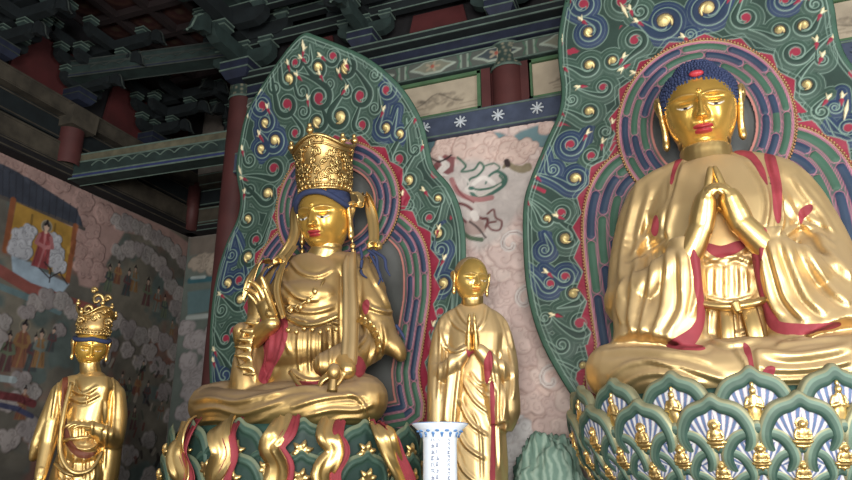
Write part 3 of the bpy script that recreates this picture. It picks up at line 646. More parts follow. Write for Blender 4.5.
# ---- painted upper band of the middle wall
def zb(y): return float(P(430, y, YW-.15)[2])
z1, z2, z3, z4, z5 = float(P(430, 139, YW-.37)[2]), zb(117), zb(78), zb(60), zb(38)
z2s = float(P(430, 117, YW-.37)[2])
SLATE = paint_mat('slate_blue', (62, 70, 88), .8, var=.2)
def strip(name, x0, x1, za, zb_, Y, mats, label, dep=.2, cat='beam'):
    fr = ((x0, Y, za), (1, 0, 0), (0, 0, 1), (0, -1, 0)); h = zb_-za; L = x1-x0
    b = MB(); b.box(((x0+x1)/2, Y+dep/2, (za+zb_)/2), (L, dep, h), m=0)
    for zz in (za+.022, zb_-.022): b.box(((x0+x1)/2, Y-.004, zz), (L, .012, .022), m=1)
    o = b.build(name, mats, None, False); tag(o, label, cat); return o
XA, XB = -6.2, 5.9
bm_ = strip('painted_beam', XA, XB, z1, z2s, YW-.37, [SLATE, EDGE], 'long slate blue beam with white star flowers just above the cloud painting', dep=.36)
b = MB()
for x in np.arange(XA+.5, XB, .52):
    px, py = proj([(x, YW, (z1+z2)/2)])[0]
    for a in range(4): b.box((x, YW-.39, (z1+z2s)/2), (.17, .02, .018), rot=Matrix.Rotation(a*math.pi/4, 4, 'Y'))
    b.ell((x, YW-.395, (z1+z2s)/2), (.03, .012, .03), n=8)
o = b.build('star_flowers', paint_mat('star_white', (186, 192, 196), .8), None, False); o.parent = bm_; o['kind'] = 'stuff'
# lozenge band
lb = strip('painted_beam', XA, XB, z3, z4, YW-.17, [TEAL, EDGE], 'grey green beam painted with lozenge medallions above the ink panels')
cv = Canvas(XA, XB, z3+.03, z4-.03, .016, (84, 88, 82)); zc = (z3+z4)/2; hh = (z4-z3)/2-.05
for i, x in enumerate(np.arange(XA+.3, XB, .95)):
    d = [(x-.34, zc), (x-.2, zc+hh*.5), (x-.12, zc+hh), (x+.12, zc+hh), (x+.2, zc+hh*.5), (x+.34, zc), (x+.2, zc-hh*.5), (x+.12, zc-hh), (x-.12, zc-hh), (x-.2, zc-hh*.5)]
    cv.fill(d, (120, 120, 104) if i % 2 else (62, 70, 74), edge=(150, 160, 146), ew=.014, h=.01)
    for k in range(5):
        a = k*1.256; sp = [(x+.1*math.cos(a)*t, zc+.07*math.sin(a)*t) for t in (0.2, 1)]; cv.stroke(sp, .02, (150, 140, 120), h=.015)
    cv.stroke([(x, zc), (x+.001, zc)], .03, (150, 84, 70), h=.02)
    for s_ in (-1, 1):
        cv.stroke([(x+.475+s_*.05, z3), (x+.475+s_*.05, z4)], .012, (140, 156, 140)); cv.stroke([(x+.475+s_*.1, zc-hh), (x+.475+s_*.06, zc), (x+.475+s_*.1, zc+hh)], .01, (70, 104, 84))
o = cv.build('medallion_band', lambda U, V, H: np.stack([U, YW-.185-H, V], -1), MURAL, lb)
strip('painted_beam', XA, XB, z4+.01, z5-.16, YW-.22, [NAVY, EDGE], 'navy beam with pale outlines above the lozenge medallions')
strip('ledge_beam', XA, XB, z5-.15, z5, YW-.36, [TEALD, EDGE], 'thin projecting dark green ledge carrying the bracket sets', dep=.5)
struct(MB().box((-.15, YW+.02, (z2+z3)/2), (XB-XA, .12, z3-z2)).build('wall_upper', DKRED, smooth=False))
# ink panels
def ink_panel(x0, x1, label, seed):
    root = empty('ink_panel', ((x0+x1)/2, YW-.1, z2+.02), label, 'painting', 'ink landscape panels under the beam')
    cv = Canvas(x0, x1, z2+.05, z3-.05, .012, (178, 164, 142)); cv.C[..., :3] *= (.85+.2*vnoise(cv.U, cv.Vv, .5, seed))[..., None]
    rng = random.Random(seed); w_ = x1-x0; h_ = z3-z2-.1
    xm = x0+w_*.52; zm = z2+.05+h_*.42
    for i in range(46):
        a = rng.uniform(0, 6.28); r = rng.random()**.6; x = xm+w_*.30*r*math.cos(a); z = zm+h_*.34*r*math.sin(a)*(1-.4*r)
        cv.stroke([(x+j*.03, z+rng.uniform(-.02, .02)+.015*math.sin(j+a)) for j in range(rng.randint(2, 4))], rng.uniform(.006, .03), [(96, 88, 78), (122, 110, 94), (150, 138, 118)][i % 3], alpha=.45, soft=.03)
    cv.stroke([(x0+w_*(.2+.06*j), zm+h_*(-.1+.34*math.exp(-((j-5)/2.6)**2))) for j in range(11)], .01, (84, 76, 66), alpha=.6, soft=.02)
    for i in range(7): x = x0+w_*rng.uniform(.05, .9); z = z2+.05+h_*rng.uniform(.08, .3); cv.stroke([(x, z), (x+.25, z+.01)], .008, (130, 118, 100), alpha=.6)
    cv.build('ink_painting', lambda U, V, H: np.stack([U, YW-.07+0*H, V], -1), MURAL, root)
    b = MB(); zc_ = (z2+z3)/2
    for zz in (z2+.03, z3-.03): b.box(((x0+x1)/2, YW-.08, zz), (w_+.06, .06, .05))
    for xx in (x0, x1): b.box((xx, YW-.08, zc_), (.05, .06, z3-z2))
    b.build('green_frame', GREENF, root, False)
ink_panel(P(398, 100, YW)[0], P(481, 90, YW)[0], 'ink landscape panel in a green frame between pointed backboard and red column', 3)
ink_panel(P(532, 80, YW)[0], P(532, 80, YW)[0]+1.25, 'narrow glimpse of an ink landscape panel right of the short red column', 4)
ink_panel(P(836, 30, YW)[0]-1.0, P(836, 30, YW)[0]+.5, 'plain ivory panel sliver at the far upper right corner', 9)
# ---- columns
def column(x, y, r, z0, z1_, label, cap=True):
    root = empty('column', (x, y, z0), label, 'column')
    MB().lathe((x, y, 0), [(r, z0), (r, z1_)], 40).build('shaft', OXRED, root)
    if cap:
        MB().lathe((x, y, 0), [(r*1.02, z1_-.36), (r*1.08, z1_-.34), (r*1.05, z1_-.3), (r*1.05, z1_-.04), (r*1.1, z1_), (r*1.08, z1_+.04), (.01, z1_+.04)], 40, m=0).build('painted_collar', PAT, root)
        for zz in (z1_-.35, z1_-.0): MB().lathe((x, y, 0), [(r*1.09, zz-.018), (r*1.12, zz), (r*1.09, zz+.018)], 40).build('collar_ring', EDGE, root)
    if z0 < 1: MB().lathe((x, y, 0), [(r*1.5, 0.001), (r*1.55, .12), (r*1.1, .22), (r, .23)], 32).build('base', PLASTER, root)
    return root
PAT, nt, bs = new_mat('collar_pattern'); vo = nt.nodes.new('ShaderNodeTexVoronoi'); vo.inputs['Scale'].default_value = 14
cr = nt.nodes.new('ShaderNodeValToRGB'); tc = nt.nodes.new('ShaderNodeTexCoord'); nt.links.new(tc.outputs['Object'], vo.inputs['Vector']); nt.links.new(vo.outputs['Distance'], cr.inputs[0]); nt.links.new(cr.outputs[0], bs.inputs[0])
cr.color_ramp.elements[0].color = (*lin((140, 134, 112)), 1); cr.color_ramp.elements[1].color = (*lin((50, 66, 60)), 1); cr.color_ramp.elements[1].position = .5
xc = P(509, 90, YW)[0]; ztop = float(P(509, 41, YW-.2)[2])
column(xc, YW+.03, .235, 0.0, ztop, 'short visible red column with painted collar between the two ink panels')
xl = P(240, 140, YW)[0]; column(xl, YW, .22, 0, float(P(240, 84, YW)[2]), 'dark red column standing left of the pointed backboard')
q = PX(66, 140, XL+.1); kc = column(XL+.2, float(q[1]), .2, 6.42, float(PX(66, 122, XL+.1)[2]), 'dark red column stub rising from the top of the left mural', cap=False)
MB().box((XL+.22, float(q[1]), float(PX(66, 122, XL+.1)[2])), (.5, .5, .34), taper=1.05).build('capital_block', BROWN, kc, False)
# red boards beside the panels
for xx, lb_ in ((P(384, 100, YW)[0], 'upright red board left of the large ink panel'), (P(488, 90, YW)[0], 'upright red board right of the large ink panel'), (P(527, 80, YW)[0], 'upright red board just right of the short red column')):
    tag(MB().box((xx, YW-.07, (z2+z3)/2), (.13, .08, z3-z2)).build('red_board', OXRED, None, False), lb_, 'board')
SLATEB = paint_mat('tie_beam_blue', (44, 52, 92), .8); BROWNT = paint_mat('tie_beam_tan', (92, 88, 70), .85, var=.3); EDGE_SHADED = paint_mat('shaded_pale_edge', (50, 56, 52), .8, var=.3)  # the pale edge copy has the corner's shade put into its colour
# ---- tie beam on the left, painted
def tie_beam(a, b_, h, label, w=.28, name='tie_beam', dim=False):
    EDGE = EDGE_SHADED if dim else globals()['EDGE']  # dim: darker copies, with the shade painted into the colours
    a = np.array(a, float); b_ = np.array(b_, float)
    root = empty(name, tuple((a+b_)/2), label, 'beam')
    MB().beam(a, b_, w, h).build('beam_body', TEAL, root, False)
    e = MB(); d = (b_-a)/np.linalg.norm(b_-a); s = np.cross(d, (0, 0, 1)); 
    for sg in (1, -1):
        for zz in (-.5, -.34, .18, .5): e.beam(a+s*sg*(w/2+.004)+np.array((0, 0, zz*h)), b_+s*sg*(w/2+.004)+np.array((0, 0, zz*h)), .012, .026)
        n_ = 9; L = np.linalg.norm(b_-a)
        for i in range(n_):   # scalloped cloud motifs
            c0 = a+d*L*(.08+.78*i/n_)+s*sg*(w/2+.006); sp = [c0+d*L*.085*t+np.array((0, 0, h*(-.06+.18*abs(math.sin(t*math.pi))))) for t in np.linspace(0, 1, 7)]
            e.tube(sp, [.011]*7, n=5, sub=1)
    e.build('painted_lines', EDGE, root, False)
    MB().beam(a-(0, 0, h*.40), b_-(0, 0, h*.40), w+.012, h*.19).build('navy_stripe', NAVY if dim else SLATEB, root, False)
    if not dim: MB().beam(a+(0, 0, h*.35), b_+(0, 0, h*.35), w+.012, h*.26).build('tan_stripe', BROWNT, root, False)
    return root
p0 = P(236, 146, YW); p1 = PX(76, 171, XL+.15)
tie_beam(p0, p1, .42, 'long green painted tie beam running from left column to the mural wall')
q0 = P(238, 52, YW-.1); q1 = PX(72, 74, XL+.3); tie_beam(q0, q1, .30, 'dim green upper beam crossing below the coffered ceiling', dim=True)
# beams on the left wall
def wb(py, px=0, X=XL): return float(PX(px, py, X)[2])
for za, zb_, X, mt, lb_ in ((6.25, 6.42, XL+.12, DARKW, 'narrow dark moulding along the top of the left mural'), (6.43, 6.78, XL+.1, BROWN, 'lower faded brown painted beam along the left wall'), (6.84, 7.2, XL+.05, TEALD, 'recessed dim painted board along the left wall'), (7.22, 7.5, XL+.2, BROWN, 'upper faded brown painted beam along the left wall')):
    b = MB(); b.box((X, 5.5, (za+zb_)/2), (.24, 11.3, zb_-za), m=0)
    for zz in (za+.03, zb_-.03): b.box((X+.125, 5.5, zz), (.012, 11.3, .02), m=1)
    tag(b.build('wall_beam', [mt, BROWN], None, False), lb_, 'beam')
    b = MB(); b.box(((XL-2.2)/2, YB-(X-XL), (za+zb_)/2), (7.3, .24, zb_-za), m=0)
    for zz in (za+.03, zb_-.03): b.box(((XL-2.2)/2, YB-(X-XL)-.125, zz), (7.3, .012, .02), m=1)
    tag(b.build('wall_beam', [mt, EDGE], None, False), lb_.replace('left wall', 'rear wall').replace('the left mural', 'the rear wall'), 'beam')
tag(MB().lathe((XL+.25, YB-.3, 0), [(.01, 6.27), (.13, 6.27), (.13, 7.3), (.01, 7.3)], 24).build('corner_column', OXRED), 'dark red column in the far corner where the two mural walls meet', 'column')
# ---- bracket sets
def arm(b, c, L, h, d, axis, m=0):
    """boat shaped bracket arm, with pale edges"""
    U = np.array((1, 0, 0)) if axis == 'x' else np.array((0, -1, 0)); Wv = np.array((0, -1, 0)) if axis == 'x' else np.array((1, 0, 0))
    pr = [(-L/2, h/2), (-L/2, 0), (-L/2+.05, -h*.28), (-L/2+.14, -h/2), (L/2-.14, -h/2), (L/2-.05, -h*.28), (L/2, 0), (L/2, h/2)]
    c = np.asarray(c, float)
    b.prism(pr, d/2, (c, U, (0, 0, 1), Wv), 0, inset=.03, mrim=1); b.prism([(-u, v) for u, v in pr], d/2, (c, -U, (0, 0, 1), -Wv), 0, inset=.03, mrim=1)
def dou(b, c, s, h):
    c = np.asarray(c, float)
    V = []
    for z, k in ((-h/2, .72), (-.05*h, 1), (h/2, 1)): V += [(c[0]+x*s/2*k, c[1]+y*s/2*k, c[2]+z) for x, y in ((-1, -1), (1, -1), (1, 1), (-1, 1))]
    Fc = [(3, 2, 1, 0), (8, 9, 10, 11)]+[(l*4+i, l*4+(i+1) % 4, l*4+4+(i+1) % 4, l*4+4+i) for l in (0, 1) for i in range(4)]
    b.add(V, Fc, 2)
    for zz in (h/2-.012, -.05*h): b.box((c[0], c[1], c[2]+zz), (s+.012, s+.012, .02), m=1)
EDGE_SHADED = paint_mat('shaded_pale_edge', (50, 56, 52), .8, var=.3)  # pale edge darkened to paint the shade of the upper left
_dm = []
def dou_mesh():
    if not _dm:
        c = MB(); dou(c, (0, 0, 0), .19, .14); o = c.build('bearing_block', [NAVY, EDGE, TEAL], None, False); _dm.append(o.data); bpy.data.objects.remove(o)
    return _dm[0]
def bracket_set(x, y, z, label, rz=0, scale=1., tiers=3, dim=False):
    EDGE = EDGE_SHADED if dim else globals()['EDGE']; TEAL = TEALD if dim else globals()['TEAL']  # dim swaps in darker teal and edge paint, standing in for shade
    root = empty('bracket_set', (x, y, z), label, 'roof bracket', 'carved bracket sets under the ceiling')
    b = MB(); dou(b, (0, 0, .12), .42, .24); b.build('base_block', [NAVY, EDGE, NAVY], None, False)
    bb = COL.objects[-1]; bb.parent = root
    for t in range(tiers):
        zz = .34+t*.36; a = MB(); L = .9+.42*t
        arm(a, (0, 0, zz), L, .2, .13, 'x'); 
        if t: arm(a, (0, -.34*t, zz), L*.8, .2, .13, 'x')
        fw = .55+.42*t; arm(a, (0, -fw/2+.12, zz), fw+.6, .2, .15, 'y')
        # downward curving beak at the end of the forward arm
        pr = [(0, .1), (.1, .12), (.2, .02), (.26, -.16), (.33, -.24), (.22, -.2), (.12, -.12), (0, -.1)]
        a.prism(pr, .12, ((-.06, -fw+.1-.32, zz), (0, -1, 0), (0, 0, 1), (1, 0, 0)), 0)
        e = MB(); e.tube([(0, -fw-.22-u, zz+v) for u, v in pr[:5]], [.016]*5, n=5, sub=2, m=1); a.V += e.V; a.F += [tuple(i+a.n for i in f) for f in e.F]; a.M += e.M; a.n += e.n
        a.build('bracket_arm', [TEALD if t % 2 else TEAL, EDGE, NAVY], None, False); o = COL.objects[-1]; o.parent = root
        for p_ in [(L/2-.1, 0), (.1-L/2, 0), (0, -fw+.06), (0, 0)]+([(L*.4-.1, -.34*t), (.1-L*.4, -.34*t)] if t else []):
            o = bpy.data.objects.new('bearing_block', dou_mesh()); COL.objects.link(o); o.location = (p_[0], p_[1], zz+.17); o.parent = root
    root.rotation_euler.z = rz; root.scale = (scale,)*3; return root
zt = z5
bracket_set(xc, YW-.2, zt, 'green edged bracket set directly above the short red column')
bracket_set(P(371, 50, YW)[0], YW-.2, zt, 'green edged bracket set above right slope of the pointed backboard')
bracket_set(xl+.1, YW-.2, zt-.1, 'large bracket cluster on top of the left dark red column', scale=1.25)
for x, l in ((.3, 'hidden bracket set above the biggest backboard'), (2.6, 'bracket set above the far right ivory panel')): pass
bracket_set(2.75, YW-.2, zt, 'bracket set at the top right edge beyond the biggest backboard')
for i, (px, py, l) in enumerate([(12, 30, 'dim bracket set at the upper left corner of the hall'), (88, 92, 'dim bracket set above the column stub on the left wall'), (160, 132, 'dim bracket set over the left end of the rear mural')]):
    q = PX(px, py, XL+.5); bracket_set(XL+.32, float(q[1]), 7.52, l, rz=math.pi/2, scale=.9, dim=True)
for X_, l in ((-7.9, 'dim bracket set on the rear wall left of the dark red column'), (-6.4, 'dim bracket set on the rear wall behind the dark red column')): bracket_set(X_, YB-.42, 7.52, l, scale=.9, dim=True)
# long horizontal rails carried by the bracket sets
for k, (dy, dz) in enumerate(((0, .62), (0, .98), (-.36, 1.02), (0, 1.34), (-.72, 1.38))):
    b = MB(); b.box((-.2, YW-.2+dy, zt+dz), (12.4, .12, .17), m=0)
    for s_ in (-.075, .075): b.box((-.2, YW-.2+dy-.062, zt+dz+s_), (12.4, .012, .02), m=1)
    tag(b.build('bracket_rail', [TEALD, EDGE], None, False), ['lowest rear rail tying the bracket sets together', 'second rear rail tying the bracket sets together', 'front rail carried on the first bracket step', 'top rear rail under the ceiling boards', 'outermost rail carried on the long bracket arms'][k], 'rail')
struct(MB().box((-.2, YW+.15, zt+.9), (12.4, .1, 1.8)).build('wall_frieze', DARKW, smooth=False))
for k, x in enumerate((-5.25, -3.05, -.9)):
    tag(MB().box((x, YW+.06, zt+.35), (1.0, .05, .5), taper=.8).build('red_infill_board', DKRED, None, False), ['red infill board between the left cluster and its neighbour', 'red infill board left of the bracket set over the short column', 'red infill board right of the bracket set over the short column'][k], 'board')
for k, (px, py) in enumerate(((50, 42), (133, 98), (170, 118))):
    q = PX(px, py, XL+.1); b = MB(); b.box((XL+.12, float(q[1]), 8.15), (.06, 1.25, 1.15), taper=.78)
    tag(b.build('red_infill_board', DKRED, None, False), ['large dull red board at upper left between dim bracket sets', 'second dull red board above the green tie beam', 'farthest dull red board over the mural wall'][k], 'board')
struct(MB().box((XL-.0, 5.5, 8.4), (.06, 11.4, 1.7)).build('wall_cornice', DARKW, smooth=False))
# ---- coffered ceiling
cv = Canvas(XL, 6.0, -4.4, YB, .05, (70, 36, 36))
gx = np.abs(((cv.U+9.6)/.72) % 1-.5); gy = np.abs(((cv.Vv+4.4)/.72) % 1-.5); rr = np.hypot(gx, gy)
full = (slice(0, cv.nv), slice(0, cv.nu)); ph = np.arctan2(((cv.Vv+4.4)/.72) % 1-.5, ((cv.U+9.6)/.72) % 1-.5)
cv.blend(full, np.clip((.38-rr)*20, 0, 1), (110, 74, 62)); cv.blend(full, np.clip((.28+.04*np.cos(ph*8)-rr)*20, 0, 1), (92, 52, 50)); cv.blend(full, np.clip((.13-rr)*20, 0, 1), (110, 88, 70))
cv.C[..., :3] *= .45
struct(cv.build('ceiling', lambda U, V, H: np.stack([U, V, ZC+0*U], -1), MURAL))
b = MB()
for x in np.arange(XL, 6.1, .72): b.box((x, 3.4, ZC-.06), (.12, 15.6, .14))
for y in np.arange(-4.4, YB, .72): b.box((-1.8, y, ZC-.07), (15.6, .12, .13))
struct(b.build('trim_4', paint_mat('coffer_rib', (44, 34, 34), .8), None, False))
struct(MB().box((-1.8, 3.4, ZC+.15), (15.8, 15.8, .2)).build('ceiling_top', DARKW, smooth=False))
# altar platform
struct(MB().box((-1.8, 6.9, .5), (11.8, 3.0, 1.0)).build('trim_5', PLASTER, smooth=False))
# ================= sculpting tools =================
def remesh(mb, voxel, smooth=4, factor=.5):
    me = bpy.data.meshes.new('tmp'); V = np.concatenate(mb.V); me.from_pydata([tuple(v) for v in V], [], mb.F); me.update()
    o = bpy.data.objects.new('tmp', me); COL.objects.link(o)
    m = o.modifiers.new('r', 'REMESH'); m.mode = 'VOXEL'; m.voxel_size = voxel; m.adaptivity = 0
    if smooth: m = o.modifiers.new('s', 'SMOOTH'); m.factor = factor; m.iterations = smooth
    dg = bpy.context.evaluated_depsgraph_get(); dg.update(); e = o.evaluated_get(dg).to_mesh()
    n = len(e.vertices); V = np.empty(n*3, np.float32); e.vertices.foreach_get('co', V); V = V.reshape(-1, 3).astype(float)
    Fq = np.array([tuple(p.vertices) if len(p.vertices) == 4 else tuple(p.vertices)+(p.vertices[2],) for p in e.polygons], int) if any(len(p.vertices) != 4 for p in e.polygons) else None
    if Fq is None:
        Fq = np.empty(len(e.loops), np.int32); e.loops.foreach_get('vertex_index', Fq); Fq = Fq.reshape(-1, 4).astype(int)
    o.evaluated_get(dg).to_mesh_clear(); bpy.data.objects.remove(o); bpy.data.meshes.remove(me)
    return V, Fq
def normals(V, Fq):
    n = np.cross(V[Fq[:, 2]]-V[Fq[:, 0]], V[Fq[:, 3]]-V[Fq[:, 1]]); N = np.zeros_like(V)
    for k in range(4): np.add.at(N, Fq[:, k], n)
    return N/(np.linalg.norm(N, axis=1, keepdims=True)+1e-12)
def lap_smooth(V, Fq, it=1, f=.5, mask=None):
    e = np.vstack([Fq[:, [0, 1]], Fq[:, [1, 2]], Fq[:, [2, 3]], Fq[:, [3, 0]]]); n = len(V)
    for _ in range(it):
        A = np.zeros_like(V); c = np.zeros(n)
        np.add.at(A, e[:, 0], V[e[:, 1]]); np.add.at(c, e[:, 0], 1)
        d = A/np.maximum(c, 1)[:, None]-V
        V = V+f*d*(1 if mask is None else mask[:, None])
    return V
def folds2d(q, lines, facing):
    """displacement amount for points q (n,2) from fold lines; a line = (pts, width, height, kind)"""
    out = np.zeros(len(q)); 
    for ln in lines:
        pts, w, h = ln[:3]; kind = ln[3] if len(ln) > 3 else 'r'
        pts = crv(pts, 5); lo = pts.min(0)-w*3.2; hi = pts.max(0)+w*3.2
        ix = np.where((q[:, 0] > lo[0]) & (q[:, 0] < hi[0]) & (q[:, 1] > lo[1]) & (q[:, 1] < hi[1]) & facing)[0]
        if len(ix) == 0: continue
        p = q[ix]; D = np.full(len(ix), 1e9); S = np.zeros(len(ix)); T = np.zeros(len(ix)); n = len(pts)-1
        for i in range(n):
            a = pts[i]; d = pts[i+1]-a; L2 = d@d+1e-9; t = np.clip(((p-a)@d)/L2, 0, 1); r = p-a-t[:, None]*d
            dd = np.hypot(r[:, 0], r[:, 1]); b = dd < D; D[b] = dd[b]; S[b] = np.sign(d[0]*r[b, 1]-d[1]*r[b, 0]); T[b] = (i+t[b])/n
        tp = np.clip(np.minimum(T, 1-T)*5, 0, 1)**.7 if kind != 'R' else 1.
        s = D*S/w
        if kind in 'rR': pr = np.exp(-(s*1.5)**2)-.45*np.exp(-((s-1.35)*1.6)**2)-.25*np.exp(-((s+1.5)*1.5)**2)
        elif kind == 's': pr = np.where(s < 0, np.exp(-(s*.75)**2), np.exp(-(s*2.6)**2))-.5*np.exp(-((s-1.1)*2)**2)
        elif kind == 'g': pr = -np.exp(-(s*1.6)**2)
        out[ix] += pr*h*tp
    return out
def apply_folds(V, Fq, lines, it=1, project=proj, view=None):
    """lines drawn as seen from the front; height in metres, width in the units of the drawing"""
    N = normals(V, Fq); vd = (V-CAM) if view is None else np.broadcast_to(np.asarray(view, float), V.shape)
    vd = vd/np.linalg.norm(vd, axis=1, keepdims=True); fc = -(N*vd).sum(1)
    a = folds2d(project(V), lines, fc > .05)*np.clip((fc-.05)*4, 0, 1)
    V = V+N*a[:, None]
    return lap_smooth(V, Fq, it, .35) if it else V
def in_poly(q, poly):
    poly = np.asarray(poly, float); ins = np.zeros(len(q), bool); n = len(poly)
    for i in range(n):
        x1, y1 = poly[i]; x2, y2 = poly[(i+1) % n]
        if y1 == y2: continue
        ins ^= ((q[:, 1] > min(y1, y2)) & (q[:, 1] <= max(y1, y2))) & (q[:, 0] < (q[:, 1]-y1)*(x2-x1)/(y2-y1)+x1)
    return ins
def smooth_poly(poly, sub=5): return crv(poly, sub, True)
def split_parts(V, Fq, regions, parent, names, mats, rest_name, rest_mat, project=proj):
    """regions: list of (part name, material, polygon in the drawing, depth test or None); each becomes its own mesh"""
    C = V[Fq].mean(1); q = project(C); N = np.cross(V[Fq[:, 2]]-V[Fq[:, 0]], V[Fq[:, 3]]-V[Fq[:, 1]])
    front = ((C-CAM)*N).sum(1) < 0
    lab = np.zeros(len(Fq), int)
    for k, (nm, mt, poly, test) in enumerate(regions):
        m = in_poly(q, smooth_poly(poly)) & front
        if test is not None: m &= test(C)
        lab[m] = k+1
    # keep the largest island of every region
    V = V.copy(); n = len(V)
    lo_ = np.full(n, 999); hi_ = np.full(n, -1)
    for k in range(4): np.minimum.at(lo_, Fq[:, k], lab); np.maximum.at(hi_, Fq[:, k], lab)
    bd = lo_ != hi_
    e = np.vstack([Fq[:, [0, 1]], Fq[:, [1, 2]], Fq[:, [2, 3]], Fq[:, [3, 0]]]); fl = np.tile(lab, 4)
    e2 = np.sort(e, 1); key = e2[:, 0]*n+e2[:, 1]; o = np.argsort(key); ks, ls, es = key[o], fl[o], e2[o]
    same = (ks[1:] == ks[:-1]) & (ls[1:] != ls[:-1]); be = es[1:][same]
    for _ in range(10):
        A = np.zeros_like(V); c = np.zeros(n)
        for i, j in ((0, 1), (1, 0)): np.add.at(A, be[:, i], V[be[:, j]]); np.add.at(c, be[:, i], 1)
        m = c > 0; V[m] += .5*(A[m]/c[m][:, None]-V[m])
    Nv = normals(V, Fq); outs = []
    for k, (nm, mt) in enumerate([(rest_name, rest_mat)]+[(r[0], r[1]) for r in regions]):
        f = Fq[lab == k] if k else Fq
        if k and len(f):   # largest connected piece only; crumbs go back to the rest
            par = {}
            def find(a):
                while par.setdefault(a, a) != a: par[a] = par[par[a]]; a = par[a]
                return a
            for q4 in f.tolist():
                r0 = find(q4[0])
                for v in q4[1:]: par[find(v)] = r0
            roots = np.array([find(q4[0]) for q4 in f.tolist()]); u_, cnt = np.unique(roots, return_counts=True); f = f[roots == u_[cnt.argmax()]]
        if len(f) == 0: continue
        u = np.unique(f); mp = np.zeros(len(V), int); mp[u] = np.arange(len(u))
        Vp = V[u]+(Nv[u]*.0015 if k else 0)
        outs.append(mesh(nm, Vp, mp[f], mt, parent))
        if k == 0 : rest = True
    return outs
def G(x, z, cx, cz, sx, sz): return np.exp(-((x-cx)/sx)**2-((z-cz)/sz)**2)
def head_mesh(loc, W, parent, rz=0., rx=0., lip=(176, 60, 62), gold=(240, 192, 96), male=0., name='face', brow_blue=True, urna=True, longer=1., look=0., eye=1., jaw=1., fore=1.):
    """face and skull; W = face width in metres, origin at eye level centre of the head; rz turn, rx nod (positive looks down)"""
    nu, nv = 300, 230
    ph = np.linspace(0, 2*math.pi, nu, endpoint=False); th = np.linspace(0.001, math.pi-.001, nv)
    # denser sampling at the front
    ph = ph-.55*np.sin(ph)*.9
    T, A = np.meshgrid(th, ph, indexing='ij')
    x = .5*np.sin(T)*np.sin(A); y = -.56*np.sin(T)*np.cos(A); z = .62*np.cos(T)*longer
    z = z-.0
    low = np.clip(-z/.62, 0, 1); x = x*(1-.16*low**2); x = np.sign(x)*np.abs(x/.5)**.94*.5
    y = np.where(y < 0, y*(1-.10*low**2), y*(1-.35*low))
    fr = np.clip(np.cos(A), 0, 1)**.6*np.clip(np.sin(T)*1.6, 0, 1)
    ax = np.abs(x); d = 0
    d = d-.075*G(ax, z, .20, .035, .13, .075)            # eye sockets
    d = d+.050*G(ax, z, .205, -.012, .105, .055)         # lids
    lidz = -.022-.035*(1-((ax-.205)/.12)**2)
    lm = (np.abs(ax-.205) < .115)
    d = d-.020*np.exp(-((z-lidz)/.012)**2)*np.clip(1-((ax-.205)/.12)**2, 0, 1)
    bz = .105+.045*(1-((ax-.20)/.2)**2)
    d = d+.022*np.exp(-((z-bz)/.028)**2)*np.clip(1.3-((ax-.2)/.2)**2, 0, 1)*(ax > .02)
    nt = np.clip((.12-z)/.29, 0, 1)                      # 0 bridge ..1 tip
    inn = (z < .14) & (z > -.30)
    prof = np.where(z > -.17, .035+.125*nt**1.1, .16*np.exp(-((z+.17)/.026)**2))*inn
    d = d+prof*np.exp(-(x/(.038+.030*nt))**2)
    d = d+.055*G(ax, z, .062, -.150, .034, .034)         # nostril wings
    d = d-.015*G(ax, z, .035, -.192, .02, .016)
    d = d-.018*G(x, z, 0, -.225, .018, .03)
    d = d+.055*G(x, z, 0, -.30, .17, .085)               # mouth mound
    ul = -.275+.012*np.cos(np.clip(ax/.05, 0, math.pi))*-1+.0*ax
    d = d+.034*np.exp(-((z-ul)/.022)**2)*np.clip(1-(ax/.135)**2, 0, 1)**.7
    d = d+.040*np.exp(-((z+.335+.1*ax**2)/.024)**2)*np.clip(1-(ax/.11)**2, 0, 1)**.7
    d = d-.030*np.exp(-((z+.303-.25*ax**2)/.010)**2)*np.clip(1-(ax/.15)**2, 0, 1)
    d = d-.020*G(x, z, 0, -.395, .09, .022); d = d+.050*G(x, z, 0, -.47, .12, .07)
    d = d+.035*G(ax, z, .27, -.20, .14, .13)+.012*G(ax, z, .3, .2, .15, .1)
    d = d-.012*G(ax, z, .165, -.26, .03, .05)
    if urna: d = d+.03*G(x, z, 0, .205, .022, .022)
    y = y-d*fr
    zo = z; z = np.where(z < 0, z*jaw, z*fore)
    V = np.stack([x, y, z], -1).reshape(-1, 3)
    idx = np.arange(nu*nv).reshape(nv, nu); Fq = np.stack([idx[:-1], idx[1:], np.roll(idx[1:], -1, 1), np.roll(idx[:-1], -1, 1)], -1).reshape(-1, 4)
    C = np.ones((len(V), 4)); C[:, :3] = lin(gold); C[:, 3] = .72
    z = zo; xf, zf, front = ax.ravel(), z.ravel(), (y.ravel() < -.2)
    def pc(m, rgb, mt=0.):
        m = np.clip(m, 0, 1)*front; C[:, :3] = C[:, :3]*(1-m[:, None])+lin(rgb)*m[:, None]; C[:, 3] = C[:, 3]*(1-m)+mt*m
    lipm = np.clip(1-(xf/.135)**2, 0, 1)
    up = np.clip(1.35-np.abs(zf+.283)/(.028*lipm**.5+.001), 0, 1)*(lipm > .02); lo_ = np.clip(1.35-np.abs(zf+.335)/(.026*lipm**.6+.001), 0, 1)*(xf < .115)
    pc(np.maximum(up, lo_)*3, lip)
    pc(np.exp(-((zf+.303-.25*xf**2)/.006)**2)*(xf < .13)*1., (110, 30, 34))
    e = (xf-.205)/.115; ew = np.clip(1-e**2, 0, 1); lz = -.022-.030*ew
    sl = np.clip((.013*eye*ew**.6-np.abs(zf-lz+.004))/.004, 0, 1)*(ew > .02)
    pc(sl, (226, 224, 214)); pc(sl*np.clip((.030-np.abs(x.ravel()-look*.03-np.sign(x.ravel())*.20))/.008, 0, 1), (20, 22, 40))
